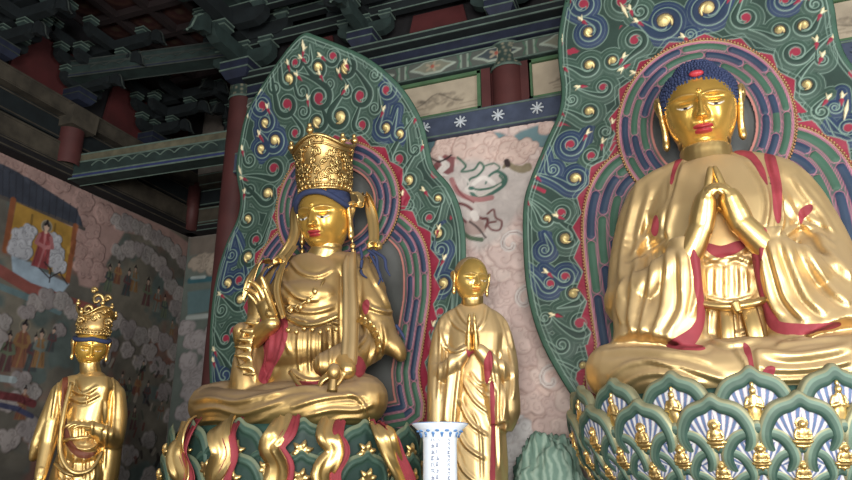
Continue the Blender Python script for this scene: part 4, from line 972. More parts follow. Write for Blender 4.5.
    pc(np.exp(-((zf-lz-.012)/.005)**2)*(ew > .0)*(ew**.3), (40, 36, 52))
    b2 = .112+.045*(1-((xf-.20)/.2)**2)
    if brow_blue: pc(np.exp(-((zf-b2)/.007)**2)*np.clip((.36-xf)/.03, 0, 1)*np.clip((xf-.05)/.03, 0, 1)*.8, (66, 66, 80))
    R = np.array(Matrix.Rotation(rz, 3, 'Z')@Matrix.Rotation(rx, 3, 'X'))
    V = V*W@R.T+np.asarray(loc, float)
    o = mesh(name, V, Fq[:, ::-1] if False else Fq, SKINP, parent, True, None, C.astype(np.float32))
    def tf(p): return (np.asarray(p, float)*W)@R.T+np.asarray(loc, float)
    tf.R = R
    return o, tf
def ear(tf, W, side, parent, mat, long=1.):
    b = MB(); s = side
    rim = [(.52, -.04, -.12), (.57, .03, .03), (.59, .06, .12), (.575, .0, .20), (.55, -.08, .15), (.54, -.07, 0), (.535, -.04, -.12), (.515, .0, -.26*long), (.52, .01, -.40*long)]
    b.tube([tf((s*x, y, z)) for x, y, z in rim], [.04*W, .048*W, .05*W, .048*W, .04*W, .042*W, .048*W, .055*W, .06*W], n=8, sub=4)
    b.ell(tf((s*.52, .0, -.42*long)), (.06*W, .075*W, .10*W), n=12); b.ell(tf((s*.54, .05, .04)), (.055*W, .085*W, .15*W), n=12)
    b.tube([tf((s*.505, .06, .02)), tf((s*.515, .08, -.15)), tf((s*.52, .06, -.38*long))], [.035*W]*3, n=8)
    V, Fq = remesh(b, .014*W/.6+.002, 2); return mesh('ear', V, Fq, mat, parent)
def ribbon(b, pts, width, wave=.0, nw=3, side=(1, 0, 0), th=.012, m0=0, m1=1, ph=0., sub=5):
    """flat hanging ribbon, front in m0, back in m1; wave twists it from side to side"""
    P_, R_ = resample(pts, width if isinstance(width, (list, tuple)) else [width]*len(pts), sub); k = len(P_); s0 = np.asarray(side, float)
    F_ = []; B_ = []; nc = 7
    for i in range(k):
        d = P_[min(i+1, k-1)]-P_[max(i-1, 0)]; d /= np.linalg.norm(d)+1e-9; t = i/(k-1)
        s1 = s0-d*(s0@d); s1 /= np.linalg.norm(s1); nn = np.cross(s1, d)
        if nn[1] > 0: nn = -nn
        ang = wave*math.sin(t*nw*2*math.pi+ph); sd = s1*math.cos(ang)+nn*math.sin(ang); n2 = np.cross(sd, d); n2 = n2 if n2[1] < 0 else -n2
        for j in range(nc):
            u = j/(nc-1)*2-1; p = P_[i]+sd*u*R_[i][0]+n2*(.22*R_[i][0]*math.cos(u*7+ph)); F_.append(p+n2*th/2); B_.append(p-n2*th/2)
    V = F_+B_; o = len(F_); Fc = []; 
    for i in range(k-1):
        for j in range(nc-1): Fc.append((i*nc+j, i*nc+j+1, (i+1)*nc+j+1, (i+1)*nc+j))
    b.add(V, Fc+[], m0); base = b.n-len(V)
    for f in Fc: b.F.append(tuple(base+o+v for v in f[::-1])); b.M.append(m1)
    for i in range(k-1):
        for j in (0, nc-1): b.F.append((base+i*nc+j, base+(i+1)*nc+j, base+o+(i+1)*nc+j, base+o+i*nc+j)); b.M.append(m0)
    return b
def curls_on(b, surf, rnd, n, r, tube=.008):
    """raised scroll ornament: little spirals laid on a surface function surf(u, v) -> (point, normal)"""
    for _ in range(n):
        u, v = rnd.random(), rnd.random(); h = rnd.choice((-1, 1)); a0 = rnd.random()*6; pts = []
        for k in range(9):
            rr = r*(1-.09*k); a = a0+h*k*.75; p, nn = surf(u+rr*math.cos(a), v+rr*math.sin(a)); pts.append(np.asarray(p)+np.asarray(nn)*tube*.8)
        b.tube(pts, [tube*(1.2-.06*k) for k in range(9)], n=5, sub=2)
        b.ell(pts[-1], (tube*1.8,)*3, n=6)
def hand_prims(b, wrist, dirv, nrm, side, L, curls=(.1, .1, .1, .1), spread=.06, thumb=(.5, .3), fl=(1, 1, 1, 1), tk=1.):
    """adds a hand to b: dirv = wrist to knuckles, nrm = out of the back of the hand, side = direction of the thumb (+1/-1 along dir x nrm)"""
    w = np.asarray(wrist, float); d = np.asarray(dirv, float); d /= np.linalg.norm(d); n = np.asarray(nrm, float); n -= d*(n@d); n /= np.linalg.norm(n); a = np.cross(d, n)*side
    def rotd(v, ang): return v*math.cos(ang)-n*math.sin(ang) if ang >= 0 else v*math.cos(ang)-n*math.sin(ang)
    pl = L*.50
    b.tube([w-d*.08*L, w+d*pl*.3, w+d*pl*.75, w+d*pl], [(.14*L, .10*L*tk), (.19*L, .11*L*tk), (.22*L, .10*L*tk), (.20*L, .075*L*tk)], n=16, up=n)
    b.ell(w+d*pl*.35+a*.11*L-n*.05*L, (.11*L,)*3, n=12)
    for i in range(4):
        off = (.155-.103*i)*L; base = w+d*(pl*(.97-.05*abs(i-1)-(.06 if i == 3 else 0)))+a*off
        ln = L*(.47, .52, .48, .38)[i]*fl[i]; r = L*(.052, .054, .051, .044)[i]*tk**.5; fd = d+a*spread*(1.5-i); fd /= np.linalg.norm(fd)
        c = curls[i]; pts = [base-fd*.06*L, base]; ang = c*.6
        for k, fr in enumerate((.45, .32, .23)):
            v = fd*math.cos(ang)-n*math.sin(ang); pts.append(pts[-1]+v*ln*fr); ang += c
        b.limb(pts, [r*1.08, r*1.1, r, r*.92, r*.72], n=10, sub=3, up=n)
    t0 = w+d*pl*.28+a*.16*L-n*.03*L; td = d*math.cos(thumb[0])+a*math.sin(thumb[0]); td = td*math.cos(thumb[1])-n*math.sin(thumb[1]); td2 = td*math.cos(.3)+d*math.sin(.3)
    b.limb([t0, t0+td*.2*L, t0+td*.2*L+td2*.16*L, t0+td*.2*L+td2*.28*L], [.075*L, .064*L, .056*L, .042*L], n=10, sub=3)
# ================= largest seated figure =================
X0, Y0 = .36, 7.0
rt = empty('seated_statue', (X0, 6.9, 2.15), 'largest seated gold statue with blue curled hair and pressed hands', 'statue')
def L3(x, y, z): return (X0+x, Y0+y, z)
b = MB()
b.tube([L3(0, .0, 2.3), L3(0, -.02, 2.9), L3(0, -.05, 3.5), L3(0, -.03, 3.95), L3(0, .02, 4.33), L3(0, .03, 4.52)], [(.62, .46), (.60, .42), (.68, .46), (.74, .44), (.60, .34), (.27, .25)], n=32, up=(0, 1, 0))
for s in (-1, 1):
    b.limb([L3(s*.26, .03, 4.40), L3(s*.56, .02, 4.22), L3(s*.74, 0, 3.92)], [.22, .26, .24])
    b.limb([L3(s*.67, 0, 4.08), L3(s*.80, -.02, 3.65), L3(s*.84, -.15, 3.2)], [.24, .25, .26])
    b.limb([L3(s*.88, -.15, 3.15), L3(s*.62, -.45, 3.18), L3(s*.36, -.62, 3.38)], [.26, .22, .16])
    # hanging sleeve
    b.tube([L3(s*.80, -.10, 3.5), L3(s*.78, -.22, 3.15), L3(s*.72, -.34, 2.8), L3(s*.72, -.42, 2.62)], [(.22, .22), (.27, .34), (.33, .36), (.36, .34)], n=24, up=(0, 1, 0))
    b.tube([L3(s*.34, -.62, 3.58), L3(s*.36, -.60, 3.3), L3(s*.45, -.56, 2.95), L3(s*.56, -.56, 2.66)], [(.13, .13), (.17, .17), (.24, .2), (.36, .24)], n=20, up=(0, 1, 0))
    # thigh and shin
    b.limb([L3(s*.30, -.05, 2.5), L3(s*.75, -.3, 2.48), L3(s*1.06, -.42, 2.45)], [.36, .34, .27])
    b.limb([L3(s*1.03, -.45, 2.42), L3(s*.55, -.72, 2.36), L3(s*.0, -.82, 2.34)], [.27, .25, .20])
b.ell(L3(0, -.45, 2.32), (1.16, .58, .22), n=32); b.ell(L3(0, -.5, 2.5), (.6, .42, .18), n=24)
V, Fq = remesh(b, .017, 10)
# settle the underside flat on the lotus
V[:, 1] = np.minimum(V[:, 1], 7.46)
V[:, 2] = np.where(V[:, 2] < 2.16, 2.16+(V[:, 2]-2.16)*.1, V[:, 2])
fold_R = [
    # left sleeve, vertical falls
    ([(640, 178), (630, 215), (622, 255), (620, 300)], 4, .022), ([(652, 185), (640, 230), (633, 275), (626, 300)], 4, .022), ([(668, 200), (655, 225), (640, 245), (628, 262)], 4, .02),
    ([(622, 262), (640, 255), (655, 245), (668, 235)], 3, -.02), ([(640, 255), (634, 285), (630, 318), (634, 338)], 5, .035, 's'), ([(655, 252), (650, 285), (644, 315), (640, 342)], 5, .04, 's'), ([(668, 248), (666, 280), (662, 310), (650, 342)], 5, .04, 's'), ([(680, 250), (681, 280), (680, 310), (664, 338)], 5, .035, 's'), ([(627, 275), (618, 300), (622, 325)], 4, .03, 's'),
    ([(688, 235), (694, 262), (696, 290), (690, 318)], 3, .03, 's'),
    ([(672, 178), (668, 205), (660, 228)], 3, .016), ([(625, 200), (640, 180), (662, 168)], 5, .012),
    # chest
    ([(684, 160), (676, 190), (668, 220), (667, 240)], 3.5, .03, 's'), ([(770, 155), (776, 180), (782, 215), (778, 235)], 3, .03), ([(745, 158), (762, 180), (768, 205), (764, 232)], 3, .022),
    # right sleeve
    ([(792, 175), (806, 195), (822, 215), (835, 240)], 4, .022), ([(780, 190), (795, 215), (812, 232), (836, 248)], 4, .022), ([(800, 165), (826, 190), (842, 215)], 4, .018),
    ([(768, 240), (776, 270), (786, 300), (806, 322)], 5, .04, 's'), ([(782, 238), (792, 268), (806, 298), (826, 316)], 5, .04, 's'), ([(798, 238), (812, 264), (830, 290), (850, 306)], 5, .04, 's'), ([(814, 236), (832, 258), (852, 280)], 5, .035, 's'), ([(760, 240), (764, 270), (770, 300), (780, 318)], 4, .03, 's'),
    ([(800, 212), (808, 222), (820, 226), (835, 236)], 2.5, -.02), ([(784, 236), (800, 226), (815, 228)], 3, .02),
    # belly skirt
    ([(706, 262), (730, 256), (750, 262)], 2.6, .03, 'R'), ([(702, 296), (728, 302), (756, 296)], 2, .02), ([(708, 268), (708, 295)], 2.2, .018), ([(717, 264), (716, 295)], 2.2, .018), ([(726, 262), (726, 300)], 2.4, .02), ([(736, 264), (737, 298)], 2.2, .018), ([(745, 268), (747, 293)], 2.2, .018),
    ([(710, 305), (708, 335)], 3, .018), ([(722, 305), (720, 340)], 3, .018), ([(738, 305), (742, 338)], 3, .018),
    ([(704, 335), (728, 345), (762, 338)], 3, .025), ([(716, 328), (736, 334), (757, 326)], 2, .02),
    # lap
    ([(600, 352), (630, 350), (660, 352), (690, 356), (712, 362)], 4, .022), ([(607, 378), (630, 364), (660, 362), (700, 372), (735, 384)], 4, .02), ([(616, 392), (640, 376), (672, 374), (705, 384)], 3.5, .018), ([(640, 358), (668, 366), (690, 380), (700, 392)], 3, .016),
    ([(735, 348), (745, 362), (752, 380)], 3, .025), ([(755, 350), (790, 356), (825, 352), (852, 346)], 5, .03), ([(752, 366), (790, 370), (830, 366), (852, 360)], 4, .025), ([(756, 350), (758, 370), (758, 384)], 3, .03, 's'), ([(770, 380), (810, 378), (852, 372)], 3.5, .02),
    ([(712, 345), (700, 350), (680, 348)], 3, .02), ([(776, 345), (800, 340), (840, 336)], 3, .02),
    # inner collar
    ([(700, 252), (722, 262), (745, 250)], 2.4, .02, 'R')]
V = apply_folds(V, Fq, fold_R, 1)
reg = [('inner_lining', RED, [(686, 232), (696, 226), (701, 232), (700, 260), (703, 290), (705, 320), (698, 340), (690, 345), (672, 345), (668, 342), (688, 330), (697, 316), (695, 285), (690, 258)], None),
       ('inner_lining', RED, [(752, 224), (768, 230), (763, 252), (760, 275), (766, 300), (782, 322), (812, 330), (810, 334), (780, 334), (765, 322), (754, 300), (748, 275), (745, 250), (747, 236)], None),
       ('inner_lining', RED, [(706, 250), (706, 242), (722, 246), (740, 240), (746, 246), (735, 254), (718, 258)], None),
       ('shoulder_lining', RED, [(764, 154), (775, 156), (781, 178), (782, 205), (779, 226), (774, 215), (771, 185)], None), ('shoulder_lining', RED, [(727, 148), (733, 145), (752, 152), (764, 168), (768, 186), (762, 178), (750, 160), (737, 154)], None),
       ('shoulder_lining', RED, [(684, 150), (688, 153), (678, 166), (672, 186), (670, 180), (675, 162)], None), ('sleeve_lining', RED, [(798, 213), (806, 205), (814, 203), (812, 212), (804, 218), (801, 226)], None), ('sleeve_lining', RED, [(651, 232), (655, 214), (659, 222), (657, 236)], None),
       ('skirt_lining', RED, [(742, 343), (748, 344), (754, 362), (757, 384), (750, 383), (748, 362)], None), ('skirt_lining', RED, [(764, 368), (776, 366), (770, 382), (760, 384)], None), ('skirt_lining', RED, [(664, 345), (700, 345), (706, 350), (680, 350)], None), ('skirt_lining', RED, [(770, 322), (806, 324), (840, 322), (836, 328), (800, 332)], None)]
split_parts(V, Fq, reg, rt, None, None, 'robe', GOLD)
# belt with hanging plaque
bt = MB(); bt.tube([L3(-.27, -.62, 2.98), L3(-.1, -.66, 2.93), L3(.1, -.66, 2.93), L3(.27, -.6, 2.98)], [.035]*4, n=8); bt.tube([L3(.0, -.68, 2.95), L3(.02, -.70, 2.86)], [.05, .03], n=8); bt.build('belt', GOLD_B, rt)
bt = MB(); bt.tube([L3(-.07, -.60, 2.95), L3(-.08, -.66, 2.75), L3(-.09, -.66, 2.6)], [(.06, .02)]*3, n=8, up=(0, 1, 0)); bt.tube([L3(.1, -.60, 2.95), L3(.12, -.66, 2.75), L3(.13, -.66, 2.6)], [(.07, .02)]*3, n=8, up=(0, 1, 0)); bt.build('belt_sash', GOLD_B, rt)
# neck
nb = MB(); nb.limb([L3(-.02, .04, 4.30), L3(-.03, .02, 4.58), L3(-.03, .02, 4.85)], [.29, .25, .26], n=24)
for zz in (4.50,): nb.tube([L3(-.03+.262*math.cos(a), .02+.262*math.sin(a), zz-.05*math.sin(-a)) for a in np.linspace(0, 2*math.pi, 20)], [.02]*20, n=6, sub=1)
V, Fq = remesh(nb, .014, 4); mesh('neck', V, Fq, GOLD_B, rt)
# head
hc = L3(-.03, -.06, 5.13); WH = .70
hd, tf = head_mesh(hc, WH, rt, rz=-.02, rx=.32, longer=1.06, jaw=1.22, fore=.80)
for s in (-1, 1): ear(tf, WH, s, rt, GOLD_B, 1.15)
# hair: skull cap + rows of small curls + bump
hb = MB(); R3 = Matrix(tf.R.tolist()).to_4x4()
V = []; cap = MB(); cap.ell(tf((0, .08, .13)), (.54*WH, .56*WH, .48*WH), rot=R3, n=40); cap.ell(tf((0, .12, .51)), (.30*WH, .30*WH, .19*WH), rot=R3, n=24); cap.ell(tf((0, .2, -.1)), (.50*WH, .42*WH, .42*WH), rot=R3, n=24)
V, Fq = remesh(cap, .014, 3)
# keep only what lies outside the face opening
R = tf.R; loc = (V-np.array(hc))@R/WH
hair_edge = .305-.50*np.clip((np.abs(loc[:, 0])-.20)/.33, 0, 1)**1.6
keepv = (loc[:, 2] > hair_edge) | (loc[:, 1] > -.02+.0*loc[:, 2]) 
f = Fq[keepv[Fq].all(1)]; u = np.unique(f); mp = np.zeros(len(V), int); mp[u] = np.arange(len(u)); hair = mesh('hair', V[u], mp[f], BLUEHAIR, rt)
Vh = V[u]; Nn = normals(V, Fq)[u]; lc = loc[u]
cb = MB(); ico = MB().ell((0, 0, 0), (1, 1, 1), n=6); used = []
for row in range(26):
    z0 = -.42+row*.045
    sel = np.where(np.abs(lc[:, 2]-z0) < .012)[0]
    if len(sel) == 0: continue
    an = np.arctan2(lc[sel, 0], -lc[sel, 1]+.1); rad = np.hypot(lc[sel, 0], lc[sel, 1]-.1).max(); step = .047/max(rad, .05)
    o_ = np.argsort(an); last = -9
    for k in sel[o_]:
        a = math.atan2(lc[k, 0], -lc[k, 1]+.1)
        if a-last >= step: last = a; cb.add(ico.V[0]*.0165+Vh[k]+Nn[k]*.004, ico.F, 0)
o = cb.build('hair_curls', BLUEHAIR, hair); o['kind'] = 'stuff'
MB().ell(tf((0, -.40, .42)), (.07, .04, .035), rot=R3, n=16).build('hair_jewel', paint_mat('jewel_red', (190, 60, 70), .4), rt)
# hands pressed together, index fingers raised
for s in (-1, 1):
    hb = MB(); wr = np.array(L3(s*.165-.02, -.70, 3.64)); up_ = np.array((-s*.27, -.02, 1.))
    hb.limb([L3(s*.48, -.56, 3.28), L3(s*.31, -.65, 3.42), tuple(wr)], [.135, .12, .10], n=16)
    hand_prims(hb, wr, up_, (s, 0, .05), s, .60, curls=(-.02, .78, .8, .82), fl=(1.12, .78, .74, .8), spread=.02, thumb=(.15, .45), tk=1.7)
    V, Fq = remesh(hb, .0095, 4); mesh('hand', V, Fq, GOLD_B, rt)
# ================= lotus thrones =================
def petal_mesh(kind):
    """kind 0: fan-striped petal; 1: dark petal with a soft centre. local x across, z up (height 1, width 1), y outward negative = front"""
    na, nr = 320, 44; V = []; C = []
    def outline(a):
        # pointed arch: a measured from +z
        s, c = math.sin(a), math.cos(a)
        r = .5/(abs(s)**2.6+abs(c)**2.6)**(1/2.6)
        if c > 0: r = .5+.07*math.exp(-(a/.16)**2)+.02*math.exp(-((abs(a)-.7)/.3)**2)
        else: r = .5*(1-.10*abs(c)**1.5)
        return r*s, r*c*1.02
    for j in range(nr):
        rho = (j/(nr-2)) if j < nr-1 else 1.0
        for i in range(na):
            a = (i/na)*2*math.pi; a = a-2*math.pi if a > math.pi else a
            x, z = outline(a); fx, fz = 0, -.10*(1-rho)
            k = rho; px, pz = x*k+fx, z*k+fz
            if j == nr-1: y = .10
            elif rho < .68: y = .018
            elif rho < .75: t = (rho-.68)/.07; y = .018-.033*math.sin(t*math.pi/2)
            elif rho < .90: y = -.015-.006*math.sin((rho-.75)/.15*math.pi)
            else: t = (rho-.90)/.10; y = -.015+.03*t**1.6
            if kind == 1: y = -.05*(1-rho**2)-.04*math.exp(-((rho-.84)/.08)**2)
            y += -.10*(.25-pz*pz)+.16*px*px+.55*max(0., -pz)**1.5      # petal is cupped outward and bends round the bowl
            V.append((px, y, pz))
            low = pz < -.30
            if kind == 0:
                if rho < .67:
                    fa = math.atan2(px, pz+.24); st = math.sin(fa*34+math.hypot(px, pz+.24)*11*(1 if px > 0 else -1))
                    c = (92, 112, 146) if st < -.2 else ((204, 208, 208) if st > .4 else (176, 158, 172))
                    if pz < -.27+.2*abs(px): c = (36, 58, 54)
                elif rho < .71: c = (38, 62, 58)
                elif rho < .78: c = (52, 78, 68)
                elif rho < .86: c = (76, 98, 86)
                elif rho < .95: c = (108, 130, 114)
                else: c = (156, 154, 122)
            else:
                if rho < .67: c = (40, 62, 56)
                elif rho < .78: c = (44, 68, 58)
                elif rho < .92: c = (66, 90, 78)
                else: c = (112, 122, 98)
            C.append((*lin(c), .5 if (rho > .95 and kind == 0) else 0.))
    Fc = [(j*na+i, j*na+(i+1) % na, (j+1)*na+(i+1) % na, (j+1)*na+i) for j in range(nr-1) for i in range(na)]
    o = mesh('petal', V, Fc, PAINT, None, True, None, np.array(C, np.float32)); me = o.data; bpy.data.objects.remove(o); return me
def fig_mesh(kind):
    b = MB()
    if kind == 'stand':
        b.tube([(0, 0, -.20), (0, -.01, -.02), (0, -.015, .14), (0, -.01, .22)], [(.11, .03), (.085, .045), (.07, .04), (.03, .03)], n=14, up=(0, 1, 0)); b.ell((0, -.025, .25), (.045, .04, .055), n=12)
        for s in (-1, 1): b.limb([(s*.07, -.01, .16), (s*.11, -.02, .05), (s*.03, -.05, .07)], [.026, .024, .02], n=8, sub=3); b.tube([(s*.06, 0, 0), (s*.13, 0, -.12), (s*.10, 0, -.22)], [.025, .03, .008], n=6, sub=3)
        b.ell((0, 0, .33), (.03, .03, .04), n=8); b.tube([(0, 0, -.2), (.02, 0, -.3)], [.05, .01], n=6)
    elif kind == 'sit':
        b.ell((0, 0, -.13), (.15, .05, .05), n=16); b.ell((0, -.01, -.01), (.085, .05, .12), n=14); b.ell((0, -.025, .14), (.05, .045, .058), n=12); b.lathe((0, .01, .15), [(.001, -.005), (.095, -.005), (.1, .0), (.095, .005), (.001, .005)], 20, axis=Matrix.Rotation(math.pi/2, 4, 'X'))
        for s in (-1, 1): b.limb([(s*.08, -.01, .05), (s*.11, -.03, -.06), (s*.02, -.06, -.07)], [.028, .026, .02], n=8, sub=3)
        b.ell((0, 0, -.2), (.11, .03, .03), n=10); b.tube([(0, 0, -.2), (.01, 0, -.27)], [.04, .01], n=6)
    else:
        for k in range(6):
            a = k*math.pi/3+.26; b.tube([(0, 0, 0), (.07*math.cos(a), -.02, .07*math.sin(a)), (.125*math.cos(a), 0, .125*math.sin(a))], [.03, .035, .006], n=7, sub=3)
        b.ell((0, -.015, 0), (.055, .03, .055), n=10)
    V, Fq = remesh(b, .012, 1); o = mesh('petal_figure', V, Fq, GOLD_B); me = o.data; bpy.data.objects.remove(o); return me
PM = [petal_mesh(0), petal_mesh(1)]; FM = {k: fig_mesh(k) for k in ('stand', 'sit', 'star')}
LOTG = paint_mat('lotus_core_green', (48, 78, 68), .7); LOTR = paint_mat('lotus_red', (120, 44, 46), .7)
def throne(X, Y, rows, prof, label, mat_kind, figs):
    root = empty('lotus_throne', (X, Y, 1.0), label, 'throne')
    co = MB().lathe((X, Y, 0), prof, 64); co.V = [np.minimum(v, (1e9, 7.5, 1e9)) for v in co.V]; co.build('throne_core', LOTG, root)
    for k, (z, R, n, a0, w, h, tilt) in enumerate(rows):
        for i in range(n):
            a = a0+2*math.pi*i/n
            while a > math.pi: a -= 2*math.pi
            if abs(a) > 1.95: continue             # the back of the throne is against the backboard
            c = Vector((X+R*math.sin(a), Y-R*math.cos(a), z))
            M = Matrix.Translation(c-Vector(root.location))@Matrix.Rotation(a, 4, 'Z')@Matrix.Rotation(tilt, 4, 'X')@Matrix.Diagonal((w, w, h, 1))
            o = bpy.data.objects.new('petal', PM[mat_kind]); COL.objects.link(o); o.parent = root; o.matrix_local = M
            f = bpy.data.objects.new('petal_figure', FM[figs[k]]); COL.objects.link(f); f.parent = o; s = ((.95 if figs[k] == 'stand' else .85) if mat_kind == 0 else 1.5)
            f.matrix_local = Matrix.Translation((0, -.02 if mat_kind == 0 else -.09, .03 if mat_kind == 0 else .10))@Matrix.Diagonal((s, s, s*w/h if mat_kind else s, 1))
    return root
zz = lambda px, py, Y: float(P(px, py, Y)[2])
Yc, Xc = 6.85, .34
def mk(specs, n, a0):
    out = []
    for i, (px, py, Yf, R, w, h, tilt) in enumerate(specs): out.append((zz(px, py, Yf)-.50*h*math.cos(tilt), R, n, a0+(i % 2)*math.pi/n, w, h, tilt))
    return out
rows = mk([(752, 371, 5.35, 1.44, .55, .56, .12), (719, 399, 5.31, 1.455, .54, .50, .26), (752, 426, 5.38, 1.40, .50, .44, .36), (722, 446, 5.44, 1.345, .46, .40, .44), (752, 468, 5.52, 1.27, .44, .38, .52), (722, 492, 5.65, 1.16, .4, .36, .6)], 17, .0)
throne(Xc, Yc, rows, [(.01, 2.17), (1.36, 2.17), (1.38, 2.14), (1.37, 1.95), (1.31, 1.75), (1.18, 1.5), (.98, 1.25), (.9, 1.15), (1.1, 1.08), (1.35, 1.0)], 'green lotus throne with blue fan-striped petals under the largest seated gold statue', 0, ['stand', 'sit', 'sit', 'sit', 'sit', 'sit'])
Xd, Yd = -4.08, 6.85
rows = mk([(301, 421, 5.52, 1.29, .60, .62, .10), (275, 446, 5.5, 1.28, .5, .46, .2), (301, 452, 5.45, 1.31, .58, .54, .26), (275, 486, 5.5, 1.2, .5, .45, .4)], 14, .10)
throne(Xd, Yd, rows, [(.01, 2.02), (1.18, 2.02), (1.2, 1.97), (1.19, 1.8), (1.1, 1.5), (1.02, 1.25), (.9, 1.15), (1.1, 1.08), (1.3, 1.0)], 'dark green lotus throne with gold star petals under the crowned seated gold statue', 1, ['star']*4)
# ================= crowned seated figure =================
BX, BY = -4.14, 7.0
rt = empty('seated_statue', (BX, 6.9, 2.02), 'crowned seated gold statue with tall openwork crown and raised hand', 'statue')
def L3(x, y, z): return (BX+x, BY+y, z)
def PP(px, py, dy): return P(px, py, BY+dy)
b = MB()
b.tube([L3(0, .05, 2.2), L3(0, .0, 2.6), L3(0, 0, 3.0), L3(0, 0, 3.4), L3(0, 0, 3.82), L3(0, .02, 4.02)], [(.55, .42), (.50, .38), (.50, .36), (.56, .38), (.52, .30), (.22, .2)], n=32, up=(0, 1, 0))
b.ell(L3(0, -.18, 2.95), (.42, .30, .34), n=24); b.ell(L3(0, -.16, 3.5), (.45, .27, .22), n=24)
for s in (-1, 1):
    b.limb([L3(s*.22, .02, 3.92), L3(s*(.50 if s < 0 else .58), .02, 3.80), L3(s*(.64 if s < 0 else .76), 0, 3.55)], [.17, .21, .20])
    b.limb([L3(s*.61, 0, 3.65), L3(s*(.72 if s > 0 else .66), 0, 3.2), L3(s*(.76 if s > 0 else .62), -.1, 2.9)], [.20, .18, .16])
    b.limb([L3(s*.30, -.0, 2.33), L3(s*.78, -.22, 2.32), L3(s*(1.0 if s < 0 else .90), -.36, 2.30)], [.30, .28, .25])
    b.limb([L3(s*(.98 if s < 0 else .88), -.40, 2.28), L3(s*.55, -.68, 2.22), L3(s*.0, -.80, 2.2)], [.23, .22, .19])
# mantle over the statue's left arm falling to the hip
b.tube([L3(.68, .0, 3.76), L3(.80, -.0, 3.4), L3(.92, .02, 3.05), L3(1.10, .04, 2.86), L3(1.16, .04, 2.74)], [(.17, .2), (.19, .24), (.17, .22), (.10, .14), (.03, .05)], n=20, up=(0, 1, 0))
# right sleeve hanging from the raised forearm
b.tube([L3(-.62, -.12, 3.1), L3(-.60, -.24, 2.85), L3(-.56, -.30, 2.6), L3(-.54, -.3, 2.4)], [(.15, .18), (.17, .2), (.2, .22), (.22, .22)], n=20, up=(0, 1, 0))
b.limb([L3(-.62, -.1, 2.92), L3(-.60, -.32, 2.98), L3(-.60, -.44, 3.1)], [.15, .14, .11])
# left forearm on the thigh
b.limb([L3(.80, -.08, 2.88), L3(.66, -.36, 2.74), L3(.52, -.52, 2.66)], [.18, .17, .13])
b.tube([L3(.72, -.2, 2.8), L3(.66, -.34, 2.62), L3(.66, -.4, 2.45)], [(.17, .2), (.2, .22), (.22, .2)], n=18, up=(0, 1, 0))
b.ell(L3(-.06, -.38, 2.2), (1.02, .52, .18), n=30); b.ell(L3(0, -.4, 2.36), (.5, .34, .16), n=20)
V, Fq = remesh(b, .0155, 8)
V[:, 2] = np.where(V[:, 2] < 2.03, 2.03+(V[:, 2]-2.03)*.1, V[:, 2])
fB = [([(277, 268), (285, 285), (300, 298), (320, 300)], 2.6, .02), ([(290, 260), (300, 272), (318, 276), (334, 268)], 2.4, .022), ([(286, 300), (298, 310), (315, 312), (336, 306)], 2.6, .02), ([(284, 312), (300, 322), (320, 322), (338, 314)], 2.4, .022),
      ([(290, 318), (286, 335), (290, 355)], 2.6, .02), ([(300, 325), (298, 345), (300, 372)], 2.2, .018), ([(310, 326), (309, 350), (310, 374)], 2.2, .018), ([(320, 326), (320, 350), (320, 374)], 2.2, .018), ([(330, 322), (331, 345), (330, 368)], 2.2, .018),
      ([(292, 372), (306, 380), (322, 380), (334, 372)], 2.4, .02, 'R'), ([(290, 322), (300, 320), (312, 326), (324, 320), (338, 324)], 2, .025, 'R'),
      ([(268, 262), (262, 280), (262, 300)], 2.6, .02), ([(280, 262), (276, 282), (278, 305), (286, 330)], 2.6, .028, 's'), ([(345, 262), (344, 300), (343, 350)], 2.4, .025), ([(357, 262), (358, 300), (357, 345)], 2.4, .025),
      ([(366, 262), (374, 280), (386, 300), (398, 325)], 2.6, .022), ([(376, 262), (388, 285), (398, 305)], 2.4, .02), ([(364, 300), (372, 308), (385, 312), (394, 312)], 2.2, .025), ([(362, 318), (366, 335), (352, 352)], 2.4, .022), ([(372, 322), (374, 345), (366, 372)], 2.4, .024, 's'), ([(382, 322), (385, 345), (376, 366)], 2.2, .024, 's'),
      ([(250, 315), (243, 335), (238, 355), (244, 372)], 2.6, .03, 's'), ([(260, 318), (256, 340), (252, 362), (256, 382)], 2.6, .03, 's'), ([(285, 320), (282, 345), (274, 368), (262, 386)], 2.6, .03, 's'), ([(272, 330), (270, 350), (266, 372)], 2.2, .025),
      ([(190, 402), (210, 398), (235, 402), (262, 396), (280, 392)], 3, .02), ([(192, 412), (215, 408), (240, 414), (262, 408), (285, 400)], 3, .02), ([(196, 422), (218, 420), (244, 424), (270, 416)], 2.6, .018), ([(262, 400), (282, 392), (300, 388), (322, 388)], 3, .022), ([(290, 408), (315, 400), (340, 396), (366, 396)], 3, .022), ([(300, 418), (330, 410), (356, 410), (374, 404)], 3, .02), ([(320, 424), (345, 418), (366, 418)], 2.4, .018), ([(345, 392), (362, 402), (366, 418)], 2.4, .018)]
V = apply_folds(V, Fq, fB, 1)
rg = [('sleeve_lining', RED, [(260, 318), (268, 322), (284, 318), (288, 325), (284, 350), (274, 368), (266, 384), (258, 378), (264, 358), (262, 340)], None),
      ('belt_lining', RED, [(294, 378), (300, 381), (318, 381), (330, 376), (326, 386), (312, 391), (298, 388)], None),
      ('sleeve_lining', RED, [(352, 358), (360, 356), (366, 368), (360, 378), (352, 370)], None), ('mantle_lining', RED, [(362, 306), (367, 298), (370, 306), (366, 316)], None)]
split_parts(V, Fq, rg, rt, None, None, 'robe', GOLD_D)
